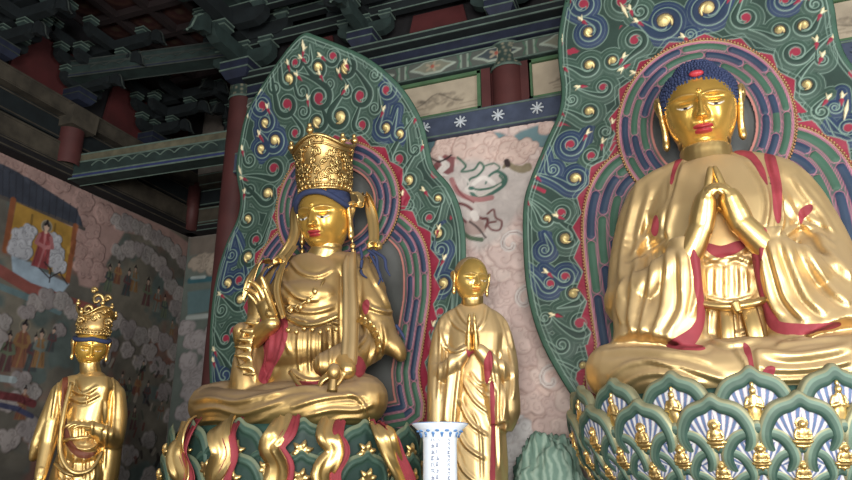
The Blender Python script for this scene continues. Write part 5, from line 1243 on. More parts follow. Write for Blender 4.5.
# ruffled sleeve edges
def ruffle(path, out, amp, n, w, name='ruffle'):
    c = crv(path, 10); k = len(c); V = []; Fc = []; o = np.asarray(out, float)
    for i in range(k):
        t = i/(k-1); wv = math.sin(t*n*2*math.pi)
        for j in range(4): u = j/3; V.append(c[i]+o*w*u*(.8+.2*wv)+np.array((0, -1, 0))*(amp*wv*u+.02))
    for i in range(k-1):
        for j in range(3): Fc.append((i*4+j, i*4+j+1, (i+1)*4+j+1, (i+1)*4+j))
    b = MB(); b.add(V, Fc); o_ = b.build(name, GOLD_B, rt); m = o_.modifiers.new('t', 'SOLIDIFY'); m.thickness = .018; return o_
ruffle([PP(262, 322, -.46), PP(254, 338, -.50), PP(252, 354, -.52), PP(256, 374, -.52)], (-.9, -.1, .05), .05, 6, .2)
ruffle([PP(358, 322, -.42), PP(368, 328, -.46), PP(376, 340, -.46), PP(378, 356, -.44)], (.6, -.3, .5), .035, 7, .13)
# broad hanging sash
sb = MB(); ribbon(sb, [PP(352, 252, -.05), PP(350, 264, -.24), PP(351, 300, -.38), PP(351, 335, -.47), PP(349, 366, -.56)], [.05, .08, .09, .095, .09], wave=.06, m1=0); sb.build('sash', [GOLD], rt)
# necklace and robe ornaments
nb = MB()
for k, (r0, zc) in enumerate(((.26, 3.78), (.33, 3.70))):
    nb.tube([L3(r0*math.cos(a)*1.0, -.22-.15*abs(math.sin(a))-.04*k, zc+.0-.30*math.sin(a)*(1+.2*k)) for a in np.linspace(.1, math.pi-.1, 14)], [.016]*14, n=6, sub=2)
for a in np.linspace(.5, math.pi-.5, 7): nb.ell(L3(.33*math.cos(a), -.41, 3.70-.36*math.sin(a)-.03), (.035, .02, .045), n=8)
for x in (-.1, 0, .1): nb.tube([L3(x, -.42, 3.36), L3(x-.03, -.44, 3.31), L3(x+.02, -.44, 3.27)], [.014]*3, n=5)
nb.build('necklace', GOLD_B, rt)
bb = MB(); bb.tube([PP(288, 318, -.44), PP(300, 324, -.52), PP(318, 324, -.52), PP(338, 316, -.46)], [.028]*4, n=8); bb.build('belt', GOLD_B, rt); bb = MB(); bb.tube([PP(290, 372, -.5), PP(306, 392, -.62), PP(322, 392, -.62), PP(334, 372, -.54)], [.022]*4, n=8)
bb.build('belt_cord', GOLD_B, rt); bb = MB()
for i in range(7): bb.ell(PP(288+8*i, 330+2*math.sin(i*2.), -.50), (.03, .02, .03), n=8)
bb.build('belt_beads', GOLD_B, rt)
# neck, head, ears
hc = np.array(P(325, 217, 6.93)); WH = .62
nb = MB(); nb.limb([L3(-.0, .02, 3.85), tuple(hc+(0, .06, -.45)), tuple(hc+(0, .05, -.2))], [.21, .19, .2], n=24); V, Fq = remesh(nb, .014, 4); mesh('neck', V, Fq, GOLD_B, rt)
hd, tf = head_mesh(hc, WH, rt, rz=.04, rx=.26, longer=1.08, look=-.3, eye=1.6, jaw=1.12)
for s in (-1, 1):
    ear(tf, WH, s, rt, GOLD_B, 1.0)
    eb = MB(); eb.tube([tf((s*.53, 0, -.42)), tf((s*.54, 0, -.56))], [.012]*2, n=6); eb.lathe(tf((s*.54, 0, -.62)), [(.022, .03), (.04, 0), (.022, -.03)], 10); eb.tube([tf((s*.54, 0, -.66)), tf((s*.54, 0, -.80))], [.018, .026], n=6); eb.ell(tf((s*.54, 0, -.82)), (.03, .03, .04), n=8)
    eb.build('earring', GOLD_B, rt)
R3 = Matrix(tf.R.tolist()).to_4x4()
cap = MB(); cap.ell(tf((0, .08, .20)), (.54*WH, .56*WH, .50*WH), rot=R3, n=32); cap.ell(tf((0, .2, -.1)), (.50*WH, .42*WH, .46*WH), rot=R3, n=24)
V, Fq = remesh(cap, .012, 2); R = tf.R; loc = (V-hc)@R/WH
he = .37-.34*np.clip((np.abs(loc[:, 0])-.12)/.40, 0, 1)**2.2
V = V+normals(V, Fq)*(.012*np.sin(np.arctan2(loc[:, 0], loc[:, 2])*26)*.35)[:, None]
kv = (loc[:, 2] > he) | (loc[:, 1] > .04); f = Fq[kv[Fq].all(1)]; u = np.unique(f); mp = np.zeros(len(V), int); mp[u] = np.arange(len(u)); mesh('hair', V[u], mp[f], BLUEHAIR, rt)
hb = MB(); hb.tube([tf((.53*math.sin(a), -.50*math.cos(a)-.02, .44-.30*abs(math.sin(a))**2.5)) for a in np.linspace(-1.65, 1.65, 17)], [.034]*17, n=8, sub=2); hb.build('hair_band', BLUEHAIR, rt)
# crown
def crown(parent, base, R_, r0, r1, h, seed, tube=.012, n=90, knobs=3, name='crown'):
    rnd = random.Random(seed); cb = MB(); Rm = np.array(R_); base = np.asarray(base, float)
    def prof(v): return r0+(r1-r0)*v**1.6+.02*math.sin(v*math.pi*2)
    def sf(u, v):
        a = u/r1; r = prof(min(max(v/h, 0), 1)); d = np.array((math.sin(a), -math.cos(a), 0)); top_ = .06*math.sin(a*3+.6)*(v/h)**3
        return base+(d*r+np.array((0, 0, v+top_)))@Rm.T, d@Rm.T
    nu_, nv_ = 64, 14; V = [sf(2*math.pi*r1*i/nu_, h*j/(nv_-1))[0] for j in range(nv_) for i in range(nu_)]
    cb.add(V, [(j*nu_+i, j*nu_+(i+1) % nu_, (j+1)*nu_+(i+1) % nu_, (j+1)*nu_+i) for j in range(nv_-1) for i in range(nu_)])
    cb.add([base+np.array((r1*.98*math.cos(a), r1*.98*math.sin(a), h*.93))@Rm.T for a in np.linspace(0, 6.283, 25)[:-1]], [tuple(range(24))])
    o = cb.build(name, GOLD_D, parent)
    ob = MB()
    class RR:
        pass
    for k in range(n):
        u, v = rnd.random()*2*math.pi*r1, (.12+.76*rnd.random())*h; hd_ = rnd.choice((-1, 1)); a0 = rnd.random()*6; r = rnd.uniform(.03, .055)*(r1/.36); pts = []
        for q in range(8):
            rr = r*(1-.1*q); a = a0+hd_*q*.8; p, nn = sf(u+rr*math.cos(a), min(max(v+rr*math.sin(a), 0), h)); pts.append(p+nn*tube)
        ob.tube(pts, [tube*(1.2-.08*q) for q in range(8)], n=5, sub=2)
    for v_, t_ in ((0.02, 1.7), (.12, 1.2), (.97, 1.6), (.85, 1.)):
        pts = []
        for a in np.linspace(0, 2*math.pi*r1, 49)[:-1]: p, nn = sf(a, v_*h); pts.append(p+nn*tube*.6)
        ob.tube(pts, [tube*t_]*48, n=6, sub=1, closed=True)
    for i in range(30):
        p, nn = sf(2*math.pi*r1*i/30, .07*h); ob.ell(p+nn*tube*1.2, (tube*1.6,)*3, n=7)
    oo = ob.build('crown_scrollwork', GOLD_B, o)
    for i in range(knobs*2):
        a = (i/(knobs*2)+.03)*2*math.pi*r1; p, nn = sf(a, h); kb = MB(); up_ = np.array((0, 0, 1))@Rm.T; kb.ell(p+up_*tube*3, (tube*3.4, tube*3.0, tube*3.2), n=10); kb.ell(p+up_*tube*7.0, (tube*2.0,)*3, n=8); kb.build('crown_knob', GOLD_B, o)
    return o
Rc = (Matrix.Rotation(-.10, 3, 'Z')@Matrix.Rotation(.14, 3, 'X'))
cbase = tf((0, .08, .44)); crown(rt, cbase, Rc, .285, .385, .60, 3, .0145, 190)
# ribbons from the crown
for s, pts in ((1, [(356, 205, .0), (366, 196, -.02), (372, 215, 0), (374, 240, -.05), (372, 262, -.12)]), (-1, [(300, 202, -.05), (294, 210, -.1), (295, 232, -.12), (287, 250, -.2), (268, 268, -.28)])):
    rb = MB(); ribbon(rb, [PP(*q) for q in pts], [.035, .06, .065, .06, .03], wave=.5, nw=1.2, m1=0); rb.build('crown_ribbon', [GOLD_B], rt)
kb = MB()
for a in (-.5, .2, .9, 1.6): kb.tube([PP(354, 204, -.05), PP(354+8*math.cos(a), 200-8*math.sin(a), -.12)], [.03, .055], n=8)
kb.ell(PP(354, 204, -.08), (.045,)*3, n=8); V, Fq = remesh(kb, .012, 2); mesh('ribbon_bow', V, Fq, GOLD_B, rt)
# fans on the shoulders
for (px, py, dy) in ((374, 246, -.22), (279, 262, -.3)):
    kb = MB()
    for a in np.linspace(-.2, 3.3, 9): kb.tube([PP(px, py, dy), PP(px+6.5*math.cos(a), py-6*math.sin(a), dy-.05)], [.016, .034], n=7)
    V, Fq = remesh(kb, .009, 1); mesh('shoulder_fan', V, Fq, GOLD_B, rt)
# blue hair locks on the shoulders
for side, locks in ((1, [[(360, 247), (362, 258), (361, 272), (367, 278)], [(368, 250), (376, 257), (378, 270), (383, 282)], [(372, 250), (384, 258), (386, 268), (390, 276)], [(370, 254), (380, 275), (378, 285)], [(396, 325), (402, 334), (405, 340)]]), (-1, [[(283, 262), (276, 272), (270, 284)], [(288, 262), (282, 276), (280, 290)], [(276, 262), (266, 272), (262, 280)]])):
    for lk in locks:
        lb = MB(); bv = None; pts = [PP(px, py, -.22 if side > 0 else -.26) for px, py in lk]; lb.tube(pts, [.017]+[.018]*(len(pts)-2)+[.008], n=7); lb.build('hair_lock', BLUEHAIR, rt)
# mantle border from the neck down both sides
mb_ = MB(); ribbon(mb_, [PP(296, 246, -.2), PP(283, 266, -.38), PP(277, 290, -.45), PP(284, 318, -.48)], [.035, .045, .045, .03], wave=.2, nw=1); mb_.build('mantle_border', [GOLD_B, RED], rt)
mb_ = MB(); ribbon(mb_, [PP(278, 262, -.25), PP(262, 262, -.35), PP(250, 280, -.42), PP(243, 300, -.42)], [.02, .06, .05, .01], wave=.6, nw=.8); mb_.build('flying_ribbon', [GOLD_B, RED], rt)
# raised right hand, palm out
hb = MB(); el = np.array(L3(-.60, -.32, 2.98)); wr = np.array(PP(272, 324, -.50)); hb.limb([tuple(el), tuple(wr)], [.12, .095], n=16)
hand_prims(hb, wr, PP(264, 300, -.52)-wr+np.array((0, -.02, 0)), (.25, 1, .1), -1, .56, curls=(.10, .4, .5, .2), spread=.10, thumb=(.5, .5), tk=1.2); V, Fq = remesh(hb, .0085, 3); mesh('hand', V, Fq, GOLD_B, rt)
# left hand holding a small bud over the thigh
hb = MB(); wr = np.array(PP(347, 370, -.60)); hb.limb([L3(.64, -.38, 2.74), tuple(wr)], [.12, .095], n=16)
hand_prims(hb, wr, PP(330, 374, -.70)-wr, (.2, -.5, .9), -1, .38, curls=(.45, .6, .65, .7), spread=.04, thumb=(.7, .5)); V, Fq = remesh(hb, .0085, 3); mesh('hand', V, Fq, GOLD_B, rt)
kb = MB(); kb.ell(PP(334, 372, -.78), (.07, .07, .09), n=12); kb.tube([PP(334, 374, -.78), PP(332, 392, -.78)], [.035, .055], n=8); kb.build('held_bud', GOLD_D, rt)
# ribbons over the lotus
def on_cyl(px, py, R, cx=-4.08, cy=6.85):
    d = ray(px, py); A = d[0]**2+d[1]**2; B = -2*(cx*d[0]+cy*d[1]); C_ = cx*cx+cy*cy-R*R; t = (-B-math.sqrt(max(B*B-4*A*C_, 0)))/(2*A); return CAM+d*t
for k, L in enumerate(([(190, 420, 1.25), (183, 434, 1.44), (176, 455, 1.49), (182, 478, 1.48), (177, 502, 1.45)], [(229, 419, 1.28), (219, 434, 1.49), (222, 455, 1.51), (214, 478, 1.49), (219, 502, 1.45)], [(284, 416, 1.28), (278, 432, 1.50), (268, 448, 1.52), (276, 468, 1.50), (270, 502, 1.45)], [(330, 420, 1.28), (327, 434, 1.50), (334, 452, 1.52), (323, 474, 1.50), (330, 502, 1.45)], [(374, 422, 1.28), (384, 434, 1.49), (392, 456, 1.50), (402, 480, 1.48), (408, 502, 1.44)])):
    p_ = [on_cyl(*q) for q in L]; tdir = np.array((-(p_[2][1]-6.85), p_[2][0]+4.08, 0)); tdir /= np.linalg.norm(tdir); tdir *= -1 if tdir[0] < 0 else 1
    rb = MB(); ribbon(rb, p_, [.075, .10, .09, .105, .09], wave=.5, nw=1.3, ph=k*1.3, th=.02, side=tdir); rb.build('lotus_ribbon', [GOLD_B, RED], rt)
    rb = MB(); ribbon(rb, [q+tdir*.085+np.array((0, .03, 0)) for q in p_], [.05, .06, .05, .06, .05], wave=.3, nw=1.0, ph=k, th=.015, side=tdir); rb.build('ribbon_underside', [RED, RED], rt)
# ================= standing figures =================
def std(px, py, Y, rz):
    o = P(px, py, Y); c, s = math.cos(rz), math.sin(rz)
    def L(x, y, z): x = x*KX; return (o[0]+x*c-y*s, o[1]+x*s+y*c, z)
    return o, L
# ---- monk
KX = .84
o, L = std(472, 330, 7.0, .30); zt_ = float(P(470, 262, 7.0)[2])
rt = empty('standing_statue', (o[0], o[1], 1.0), 'bald gold monk statue standing with palms together between the two seated figures', 'statue')
b = MB()
b.tube([L(0, 0, 1.15), L(0, 0, 1.6), L(0, -.0, 2.1), L(0, 0, 2.55), L(0, 0, 2.95), L(0, .02, 3.18), L(0, .03, 3.30)], [(.34, .26), (.33, .26), (.32, .25), (.31, .24), (.34, .22), (.26, .18), (.13, .12)], n=28, up=(0, 1, 0))
for s in (-1, 1):
    b.limb([L(s*.12, .02, 3.18), L(s*.28, .02, 3.08), L(s*.36, 0, 2.92)], [.11, .13, .12]); b.limb([L(s*.35, 0, 2.96), L(s*.41, -.02, 2.7), L(s*.40, -.10, 2.5)], [.125, .12, .13])
    b.limb([L(s*.40, -.10, 2.5), L(s*.24, -.28, 2.6), L(s*.09, -.36, 2.74)], [.125, .10, .07])
    zq = (1.6 if s < 0 else 1.98); b.tube([L(s*.40, -.06, 2.62), L(s*.40, -.12, 2.35), L(s*.40, -.14, .5*zq+1.17), L(s*.37, -.14, zq)], [(.12, .13), (.13, .15), (.13, .14), (.06, .09)], n=18, up=(0, 1, 0))
    b.tube([L(s*.20, -.28, 2.62), L(s*.24, -.27, 2.35), L(s*.30, -.24, 2.05)], [(.07, .07), (.10, .07), (.10, .08)], n=14, up=(0, 1, 0))
V, Fq = remesh(b, .0115, 7)
fM = [([(448, 312), (455, 325), (470, 334)], 2, .014), ([(456, 306), (464, 320), (476, 330)], 2, .014), ([(487, 306), (484, 320), (478, 330)], 2, .014), ([(440, 330), (440, 360), (438, 400)], 2.2, .016), ([(450, 350), (448, 380), (444, 425)], 2.4, .02, 's'), ([(460, 362), (456, 395), (452, 440)], 2.4, .022, 's'), ([(443, 345), (455, 352), (468, 346)], 2, .018), ([(470, 372), (480, 384), (494, 380)], 2, .018), ([(462, 380), (474, 400), (488, 412)], 2, .018), ([(468, 376), (482, 392), (489, 396)], 2, .014), ([(458, 398), (470, 422), (488, 436)], 2.2, .02), ([(456, 424), (466, 446), (486, 460)], 2.2, .02), ([(455, 450), (463, 470), (476, 482)], 2, .016), ([(472, 410), (480, 432), (482, 480)], 2, .012),
      ([(500, 350), (504, 380), (503, 420)], 2.4, .022, 's'), ([(508, 345), (513, 375), (512, 400)], 2.2, .02, 's'), ([(498, 380), (498, 420), (500, 470)], 2.2, .018), ([(506, 420), (506, 450), (508, 478)], 2, .016), ([(490, 350), (492, 370), (496, 392)], 2, .018), ([(505, 318), (510, 335), (513, 350)], 2, .014), ([(442, 318), (440, 330), (444, 345)], 2, .014)]
V = apply_folds(V, Fq, fM, 1)
split_parts(V, Fq, [('robe_lining', RED, [(490, 385), (494, 385), (495, 420), (495, 480), (490, 480), (491, 430)], None), ('sleeve_lining', RED, [(484, 362), (490, 350), (493, 360), (490, 378), (486, 384)], None), ('sleeve_lining', RED, [(466, 350), (471, 347), (474, 354), (470, 360)], None)], rt, None, None, 'robe', GOLD)
hc = np.array(P(471, 280, 6.91)); WH = .36
nb = MB(); nb.limb([L(0, .03, 3.25), tuple(hc+(0, .04, -.22)), tuple(hc+(0, .03, -.1))], [.13, .115, .12], n=20); V, Fq = remesh(nb, .010, 3); mesh('neck', V, Fq, GOLD_B, rt)
hd, tf = head_mesh(hc, WH, rt, rz=.66, rx=.18, longer=1.08, urna=False, lip=(196, 130, 60), gold=(236, 196, 110))
hb = MB(); R3 = Matrix(tf.R.tolist()).to_4x4(); hb.ell(tf((0, .06, .14)), (.50*WH, .54*WH, .56*WH), rot=R3, n=30); hb.ell(tf((0, .2, -.1)), (.44*WH, .38*WH, .4*WH), rot=R3, n=24); hb.build('scalp', gold_mat('gilt_scalp', (190, 160, 110), dust=.8, rough=.4, dustc=(150, 128, 104)), rt)
for s in (-1, 1): ear(tf, WH, s, rt, GOLD_B, .9)
for s in (-1, 1):
    hb = MB(); wr = np.array(L(s*.045+.0, -.37, 2.76)); hb.limb([L(s*.24, -.28, 2.6), tuple(wr)], [.055, .045], n=12)
    d_ = np.array(L(0, -.10, 1))-np.array(L(s*.03, 0, 0)); nn = np.array(L(s, 0, 0))-np.array(L(0, 0, 0)); hand_prims(hb, wr, d_, nn, s, .34, curls=(.0, .02, .03, .05), spread=.0, thumb=(.15, .2)); V, Fq = remesh(hb, .006, 2); mesh('hand', V, Fq, GOLD_B, rt)
MB().lathe((o[0], o[1], 0), [(.01, 1.0), (.5, 1.0), (.52, 1.05), (.45, 1.1), (.5, 1.17), (.01, 1.19)], 32).build('pedestal', LOTG, rt)
# ---- attendant by the mural
KX = .80
o, L = std(88, 400, 5.9, .78)
rt = empty('standing_statue', (o[0], o[1], 1.0), 'slender crowned gold attendant statue standing before the dark mural at far left', 'statue')
hc = np.array(P(91, 347, 5.84)); zh = hc[2]; WH = .33
def H(x, y, z): q = L(x, y, 0); return (q[0]+(hc[0]-o[0])*np.clip((z+1.6)/1.6, 0, 1), q[1]+(hc[1]-o[1])*0, zh+z)
b = MB()
b.tube([H(0, 0, -2.25), H(0, 0, -1.8), H(0, 0, -1.35), H(0, -.0, -1.05), H(0, 0, -.75), H(0, 0, -.45), H(0, .02, -.34), H(0, .02, -.26)], [(.30, .24), (.29, .24), (.29, .23), (.23, .18), (.25, .19), (.28, .17), (.22, .14), (.11, .10)], n=28, up=(0, 1, 0))
for s in (-1, 1):
    b.limb([H(s*.12, .01, -.38), H(s*.25, .01, -.43), H(s*.33, 0, -.55)], [.09, .11, .105])
b.limb([H(-.33, 0, -.5), H(-.38, 0, -.78), H(-.39, -.02, -1.02)], [.11, .10, .085]); b.limb([H(-.39, -.02, -1.02), H(-.40, -.08, -1.2), H(-.41, -.14, -1.36)], [.085, .07, .055])
b.limb([H(.33, 0, -.5), H(.39, -.02, -.75), H(.38, -.06, -.98)], [.11, .11, .11]); b.limb([H(.38, -.06, -.98), H(.26, -.22, -.93), H(.10, -.30, -.86)], [.105, .09, .065])
b.tube([H(-.34, .03, -.5), H(-.42, .04, -.8), H(-.50, .05, -1.05), H(-.56, .05, -1.2)], [(.08, .12), (.10, .12), (.06, .10), (.015, .03)], n=16, up=(0, 1, 0))
b.tube([H(.36, 0, -.9), H(.37, -.02, -1.3), H(.36, -.02, -1.7), H(.36, 0, -2.0)], [(.10, .13), (.10, .13), (.09, .12), (.05, .08)], n=16, up=(0, 1, 0))
b.ell(H(0, -.12, -1.1), (.2, .14, .16), n=18)
V, Fq = remesh(b, .0115, 6)
fA = [([(60, 372), (56, 395), (52, 420)], 2, .016), ([(64, 368), (62, 400), (66, 435), (76, 452)], 2.2, .024, 's'), ([(112, 372), (114, 400), (112, 440)], 2.2, .018), ([(106, 400), (106, 430), (104, 470)], 2, .018), ([(72, 390), (84, 394), (98, 386)], 2, .018), ([(70, 398), (84, 402), (100, 394)], 2, .018), ([(74, 420), (74, 440)], 2, .014), ([(80, 420), (80, 442)], 2, .014), ([(86, 420), (86, 444)], 2, .014), ([(92, 420), (92, 442)], 2, .014), ([(66, 436), (78, 448), (92, 448), (102, 438)], 2.2, .022), ([(60, 450), (60, 478)], 2, .016), ([(67, 455), (66, 480)], 2, .016), ([(75, 456), (74, 480)], 2, .018), ([(84, 456), (84, 480)], 2, .018), ([(93, 452), (94, 480)], 2, .018), ([(46, 380), (42, 400), (34, 420)], 2, .014)]
V = apply_folds(V, Fq, fA, 1)
split_parts(V, Fq, [('mantle_lining', paint_mat('attendant_lining', (110, 60, 40), .6), [(64, 366), (68, 380), (66, 410), (70, 436), (80, 450), (95, 452), (103, 442), (100, 448), (90, 458), (76, 456), (64, 440), (61, 410)], None)], rt, None, None, 'robe', GOLD_B)
nb = MB(); nb.limb([H(0, .02, -.30), tuple(hc+(0, .02, -.2)), tuple(hc+(0, .02, -.1))], [.11, .10, .105], n=20); V, Fq = remesh(nb, .010, 3); mesh('neck', V, Fq, GOLD_B, rt)
hd, tf = head_mesh(hc, WH, rt, rz=.86, rx=.30, longer=1.1, lip=(190, 140, 60), gold=(238, 190, 90), urna=True)
R3 = Matrix(tf.R.tolist()).to_4x4()
for s in (-1, 1): ear(tf, WH, s, rt, GOLD_B, .9)
MB().ell(tf((0, .10, .10)), (.49*WH, .50*WH, .50*WH), rot=R3, n=26).build('hair', BLUEHAIR, rt)
hb = MB(); hb.tube([tf((.53*math.sin(a), -.52*math.cos(a)-.0, .34-.10*abs(math.sin(a)))) for a in np.linspace(-1.9, 1.9, 17)], [.024]*17, n=8, sub=2); hb.build('hair_band', BLUEHAIR, rt)
cr_ = crown(rt, tf((0, .06, .38)), (Matrix.Rotation(.86, 3, 'Z')@Matrix.Rotation(.1, 3, 'X')), .15, .205, .26, 8, .0085, 46, 3)
for (dx, dz, r) in ((-.10, .24, .06), (.0, .36, .075), (.11, .24, .055), (-.17, .12, .045), (.17, .12, .045), (0, .16, .06), (-.06, .46, .035), (.12, .38, .045)):
    c0 = np.array(tf((0, .06, .38)))+np.array(L(dx, -.16, 0))-np.array(L(0, 0, 0))+(0, 0, dz); kb = MB()
    q = [tuple(c0+(np.array(L(r*(1-.1*k)*math.cos(k*.8), -.02*k*.3, 0))-np.array(L(0, 0, 0)))+(0, 0, r*(1-.1*k)*math.sin(k*.8))) for k in range(8)]
    kb.tube(q, [.02, .022, .022, .02, .018, .017, .015, .013], n=7, sub=2); kb.ell(q[-1], (.018,)*3, n=7); kb.build('crown_curl', GOLD_B, cr_)
# necklace, belt, scarf end
nb = MB(); nb.tube([H(.17*math.cos(a), -.12-.08*math.sin(a), -.36-.17*math.sin(a)) for a in np.linspace(0.05, math.pi-.05, 12)], [.009]*12, n=5, sub=2); nb.ell(H(0, -.215, -.56), (.02, .015, .03), n=8); nb.tube([H(0, -.215, -.56), H(0, -.22, -.63)], [.008]*2, n=5); nb.build('necklace', GOLD_B, rt)
nb = MB(); nb.tube([H(-.23, -.10, -1.0), H(-.1, -.21, -.98), H(.1, -.21, -.96), H(.24, -.10, -.96)], [.022]*4, n=7); nb.tube([H(-.27, -.12, -1.22), H(-.1, -.27, -1.32), H(.1, -.27, -1.32), H(.27, -.12, -1.2)], [.02]*4, n=7)
for i in range(9): nb.ell(H(-.2+.05*i, -.25, -1.40-.02*math.sin(i*1.9)), (.022, .018, .04), n=7)
nb.build('belt', GOLD_B, rt)
nb = MB(); rn = random.Random(4)
for i in range(26):
    x0, z0 = rn.uniform(-.2, .2), rn.uniform(-2.1, -1.5); hd_ = rn.choice((-1, 1)); nb.tube([H(x0+.05*(1-.1*k)*math.cos(k*.8*hd_), -.245+.3*(x0*x0), z0+.05*(1-.1*k)*math.sin(k*.8)) for k in range(7)], [.010]*7, n=5, sub=1)
nb.build('skirt_scrollwork', GOLD_B, rt)
nb = MB(); nb.tube([H(-.22, -.14, -.40), H(-.25, -.20, -.75), H(-.22, -.24, -1.1), H(-.05, -.30, -1.30), H(.16, -.28, -1.28), H(.27, -.2, -1.1)], [.022, .026, .026, .028, .024, .016], n=8); nb.build('mantle_hem', GOLD_B, rt)
for side, wr, d_, nn, th in ((1, H(.12, -.31, -.86), (-.9, -.2, .15), (0, -.4, 1), 1), (-1, H(-.41, -.15, -1.38), (.0, -.25, -1), (-1, -.2, 0), -1)):
    e = lambda v: np.array(L(v[0], v[1], 0))-np.array(L(0, 0, 0))+(0, 0, v[2])
    hb = MB(); hand_prims(hb, wr, e(d_), e(nn), th, .27, curls=(.35, .4, .45, .5), spread=.05, thumb=(.5, .5)); hb.limb([tuple(np.array(wr)-e(d_)*.1), wr], [.052, .045], n=12); V, Fq = remesh(hb, .006, 2); mesh('hand', V, Fq, GOLD_B, rt)
kb = MB(); kb.tube([H(-.41, -.2, -1.56), H(-.48, -.24, -1.72), H(-.42, -.26, -1.86)], [.02, .03, .02], n=8); kb.build('held_ornament', GOLD_B, rt)
MB().lathe((o[0], o[1], 0), [(.01, 1.0), (.46, 1.0), (.5, 1.06), (.42, 1.12), (.46, zh-2.24), (.01, zh-2.22)], 32).build('pedestal', LOTG, rt)
# ================= porcelain stand with writing =================
VY = 5.2; c = P(440, 452, VY); sc = float(P(441, 452, VY)[0]-P(440, 452, VY)[0]); zr = float(P(440, 424, VY)[2])
rt = empty('porcelain_vase', (c[0], VY, 1.0), 'tall flared blue and white porcelain vase with columns of dark writing', 'vase')
PORC = paint_mat('porcelain_white', (226, 234, 242), .15, var=.02, spec=.6); BLUEP = paint_mat('cobalt_blue', (84, 124, 172), .25, var=.1); INK = paint_mat('ink_grey', (112, 120, 146), .4, var=.05)
r0 = 16*sc; R1 = 27*sc; dz = sc*1.0
MB().lathe((c[0], VY, 0), [(.01, 1.0), (r0*1.15, 1.0), (r0*1.15, 1.04), (r0, 1.12), (r0, zr-17*dz), (r0*1.04, zr-12*dz), (r0*1.25, zr-7*dz), (R1*.97, zr-1.5*dz), (R1, zr), (R1*.97, zr+.6*dz), (R1*.9, zr-.5*dz), (r0*1.1, zr-7*dz), (r0*.9, zr-12*dz), (r0*.88, 1.3)], 56).build('vase_body', PORC, rt)
vb = MB()
for k in range(14):
    a = 2*math.pi*k/14
    for q in (-.10, .10):
        rr = r0*1.12; 
        vb.tube([(c[0]+rr*math.sin(a+q*t)*(1.0+.02), VY-rr*math.cos(a+q*t)*(1.02), zr-(12.5-4.6*abs(t)**.6)*dz-.0) for t in np.linspace(0, 2, 6)], [.0045]*6, n=5, sub=1)
    vb.ell((c[0]+r0*1.15*math.sin(a), VY-r0*1.15*math.cos(a), zr-9.0*dz), (.014, .014, .012), n=8)
    a += math.pi/14; vb.ell((c[0]+r0*1.27*math.sin(a), VY-r0*1.27*math.cos(a), zr-6.8*dz), (.018, .018, .010), n=8)
vb.lathe((c[0], VY, 0), [(R1*1.0, zr-.3*dz), (R1*1.012, zr+.1*dz), (R1*1.0, zr+.3*dz)], 56)
vb.build('cobalt_border', BLUEP, rt)
wb_ = MB(); rn = random.Random(12)
view = math.atan2(-c[0], VY)   # the side that looks into the hall
for colm, (ao, g0, s_) in enumerate(((-.42, 14, 1.0), (-.12, 13.5, 1.0), (.52, 8.5, .8))):
    wb_ = MB()
    z = zr-(11+(g0-8)*.6)*dz
    while z > 1.35:
        h = .030*s_; a0 = view+ao; strokes = rn.choice(((0, 1, 4), (0, 2, 3, 5), (1, 2, 4, 5), (0, 3, 4)))
        for q in strokes:
            u0, v0, u1, v1 = [(-.5, .35, .5, .4), (-.4, 0, .45, .03), (0, .5, -.05, -.4), (-.3, .2, -.5, -.45), (.1, .1, .5, -.45), (-.4, -.4, .4, -.38)][q]
            f_ = lambda u, v: (c[0]+(r0+.002)*math.sin(a0+u*h*.9/r0), VY-(r0+.002)*math.cos(a0+u*h*.9/r0), z+v*h)
            wb_.tube([f_(u0, v0), f_((u0+u1)/2, (v0+v1)/2), f_(u1, v1)], [.0026]*3, n=4, sub=1)
        z -= h*(1.5 if colm < 2 else 1.25)
    wb_.build('inscription', INK, rt)
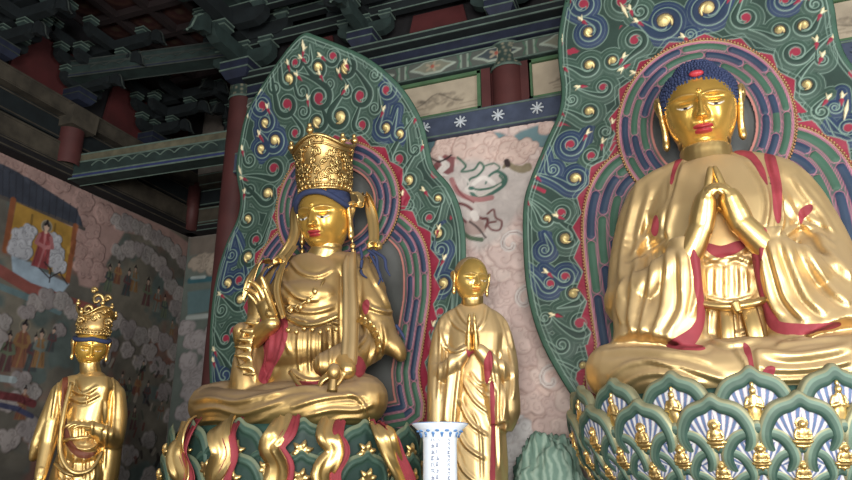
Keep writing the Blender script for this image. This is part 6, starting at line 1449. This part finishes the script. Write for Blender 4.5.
# ================= painted rockwork at the right of the monk =================
def rock(px, py, Y, w, h, label, seed, mat):
    c = P(px, py, Y); V = []; Fc = []; n, m = 90, 60
    b = MB(); b.ell((0, 0, 0), (1, 1, 1), n=96); V = b.V[0].copy()
    for i, v in enumerate(V):
        p = Vector(v*1.5)+Vector((seed*3.1, 0, 0)); d = mnoise.fractal(p, .9, 2.1, 5)*.22+abs(mnoise.noise(p*2.2))*.25-abs(math.sin((v[2]*3+mnoise.noise(p*1.3)*2.2)*3.2))*.07
        V[i] = v*(1+d)*(w, w*.6, h)
    V += np.array((c[0], Y, c[2]-h)); V[:, 2] = np.maximum(V[:, 2], 1.0)
    o = mesh('painted_rock', V, b.F, mat); tag(o, label, 'rock'); return o
ROCKM, nt, bs = new_mat('malachite_rock'); N = nt.nodes
g_ = N.new('ShaderNodeNewGeometry'); r_2 = N.new('ShaderNodeValToRGB'); wv = N.new('ShaderNodeTexWave'); wv.inputs['Scale'].default_value = 3.2; wv.inputs['Distortion'].default_value = 9; wv.inputs['Detail'].default_value = 3
nt.links.new(wv.outputs['Fac'], r_2.inputs[0]); nt.links.new(r_2.outputs[0], bs.inputs[0]); bs.inputs['Roughness'].default_value = .75
r_2.color_ramp.elements[0].color = (*lin((104, 132, 118)), 1); r_2.color_ramp.elements[1].color = (*lin((146, 168, 152)), 1); r_2.color_ramp.elements[0].position = .3
rock(549, 436, 7.3, .36, .55, 'pale green painted rock beside the fan-petalled throne', 2, ROCKM)
rock(533, 445, 7.75, .24, .45, 'flat green painted rock just right of the gold monk', 5, paint_mat('dull_green_rock', (84, 118, 104), .8, var=.25, bump=.4))
DR = paint_mat('dark_rock', (52, 60, 54), .85, var=.4, bump=.5)
rock(412, 425, 7.35, .34, .5, 'dark rock behind the porcelain vase', 8, DR)
# ================= light =================
w = bpy.data.worlds.new('world'); SC.world = w; w.use_nodes = True
w.node_tree.nodes['Background'].inputs[0].default_value = (.62, .68, .75, 1); w.node_tree.nodes['Background'].inputs[1].default_value = .62
def area(name, loc, target, size, power, col=(1, 1, 1)):
    l = bpy.data.lights.new(name, 'AREA'); l.shape = 'RECTANGLE'; l.size, l.size_y = size; l.energy = power; l.color = col
    o = bpy.data.objects.new(name, l); COL.objects.link(o); o.location = loc
    o.rotation_euler = (Vector(target)-Vector(loc)).to_track_quat('-Z', 'Y').to_euler(); return o
area('doorway_daylight', (1.5, -4.5, 2.3), (0.2, 7, 2.6), (4.5, 3.4), 1350, (1, .97, .93))
area('window_daylight', (-6.5, -3.5, 2.6), (-4, 7, 3), (2.6, 2.4), 110, (.93, .97, 1))
area('side_window_daylight', (7.0, 1.0, 3.2), (0, 7, 3.6), (3, 2.6), 520, (.95, .98, 1))
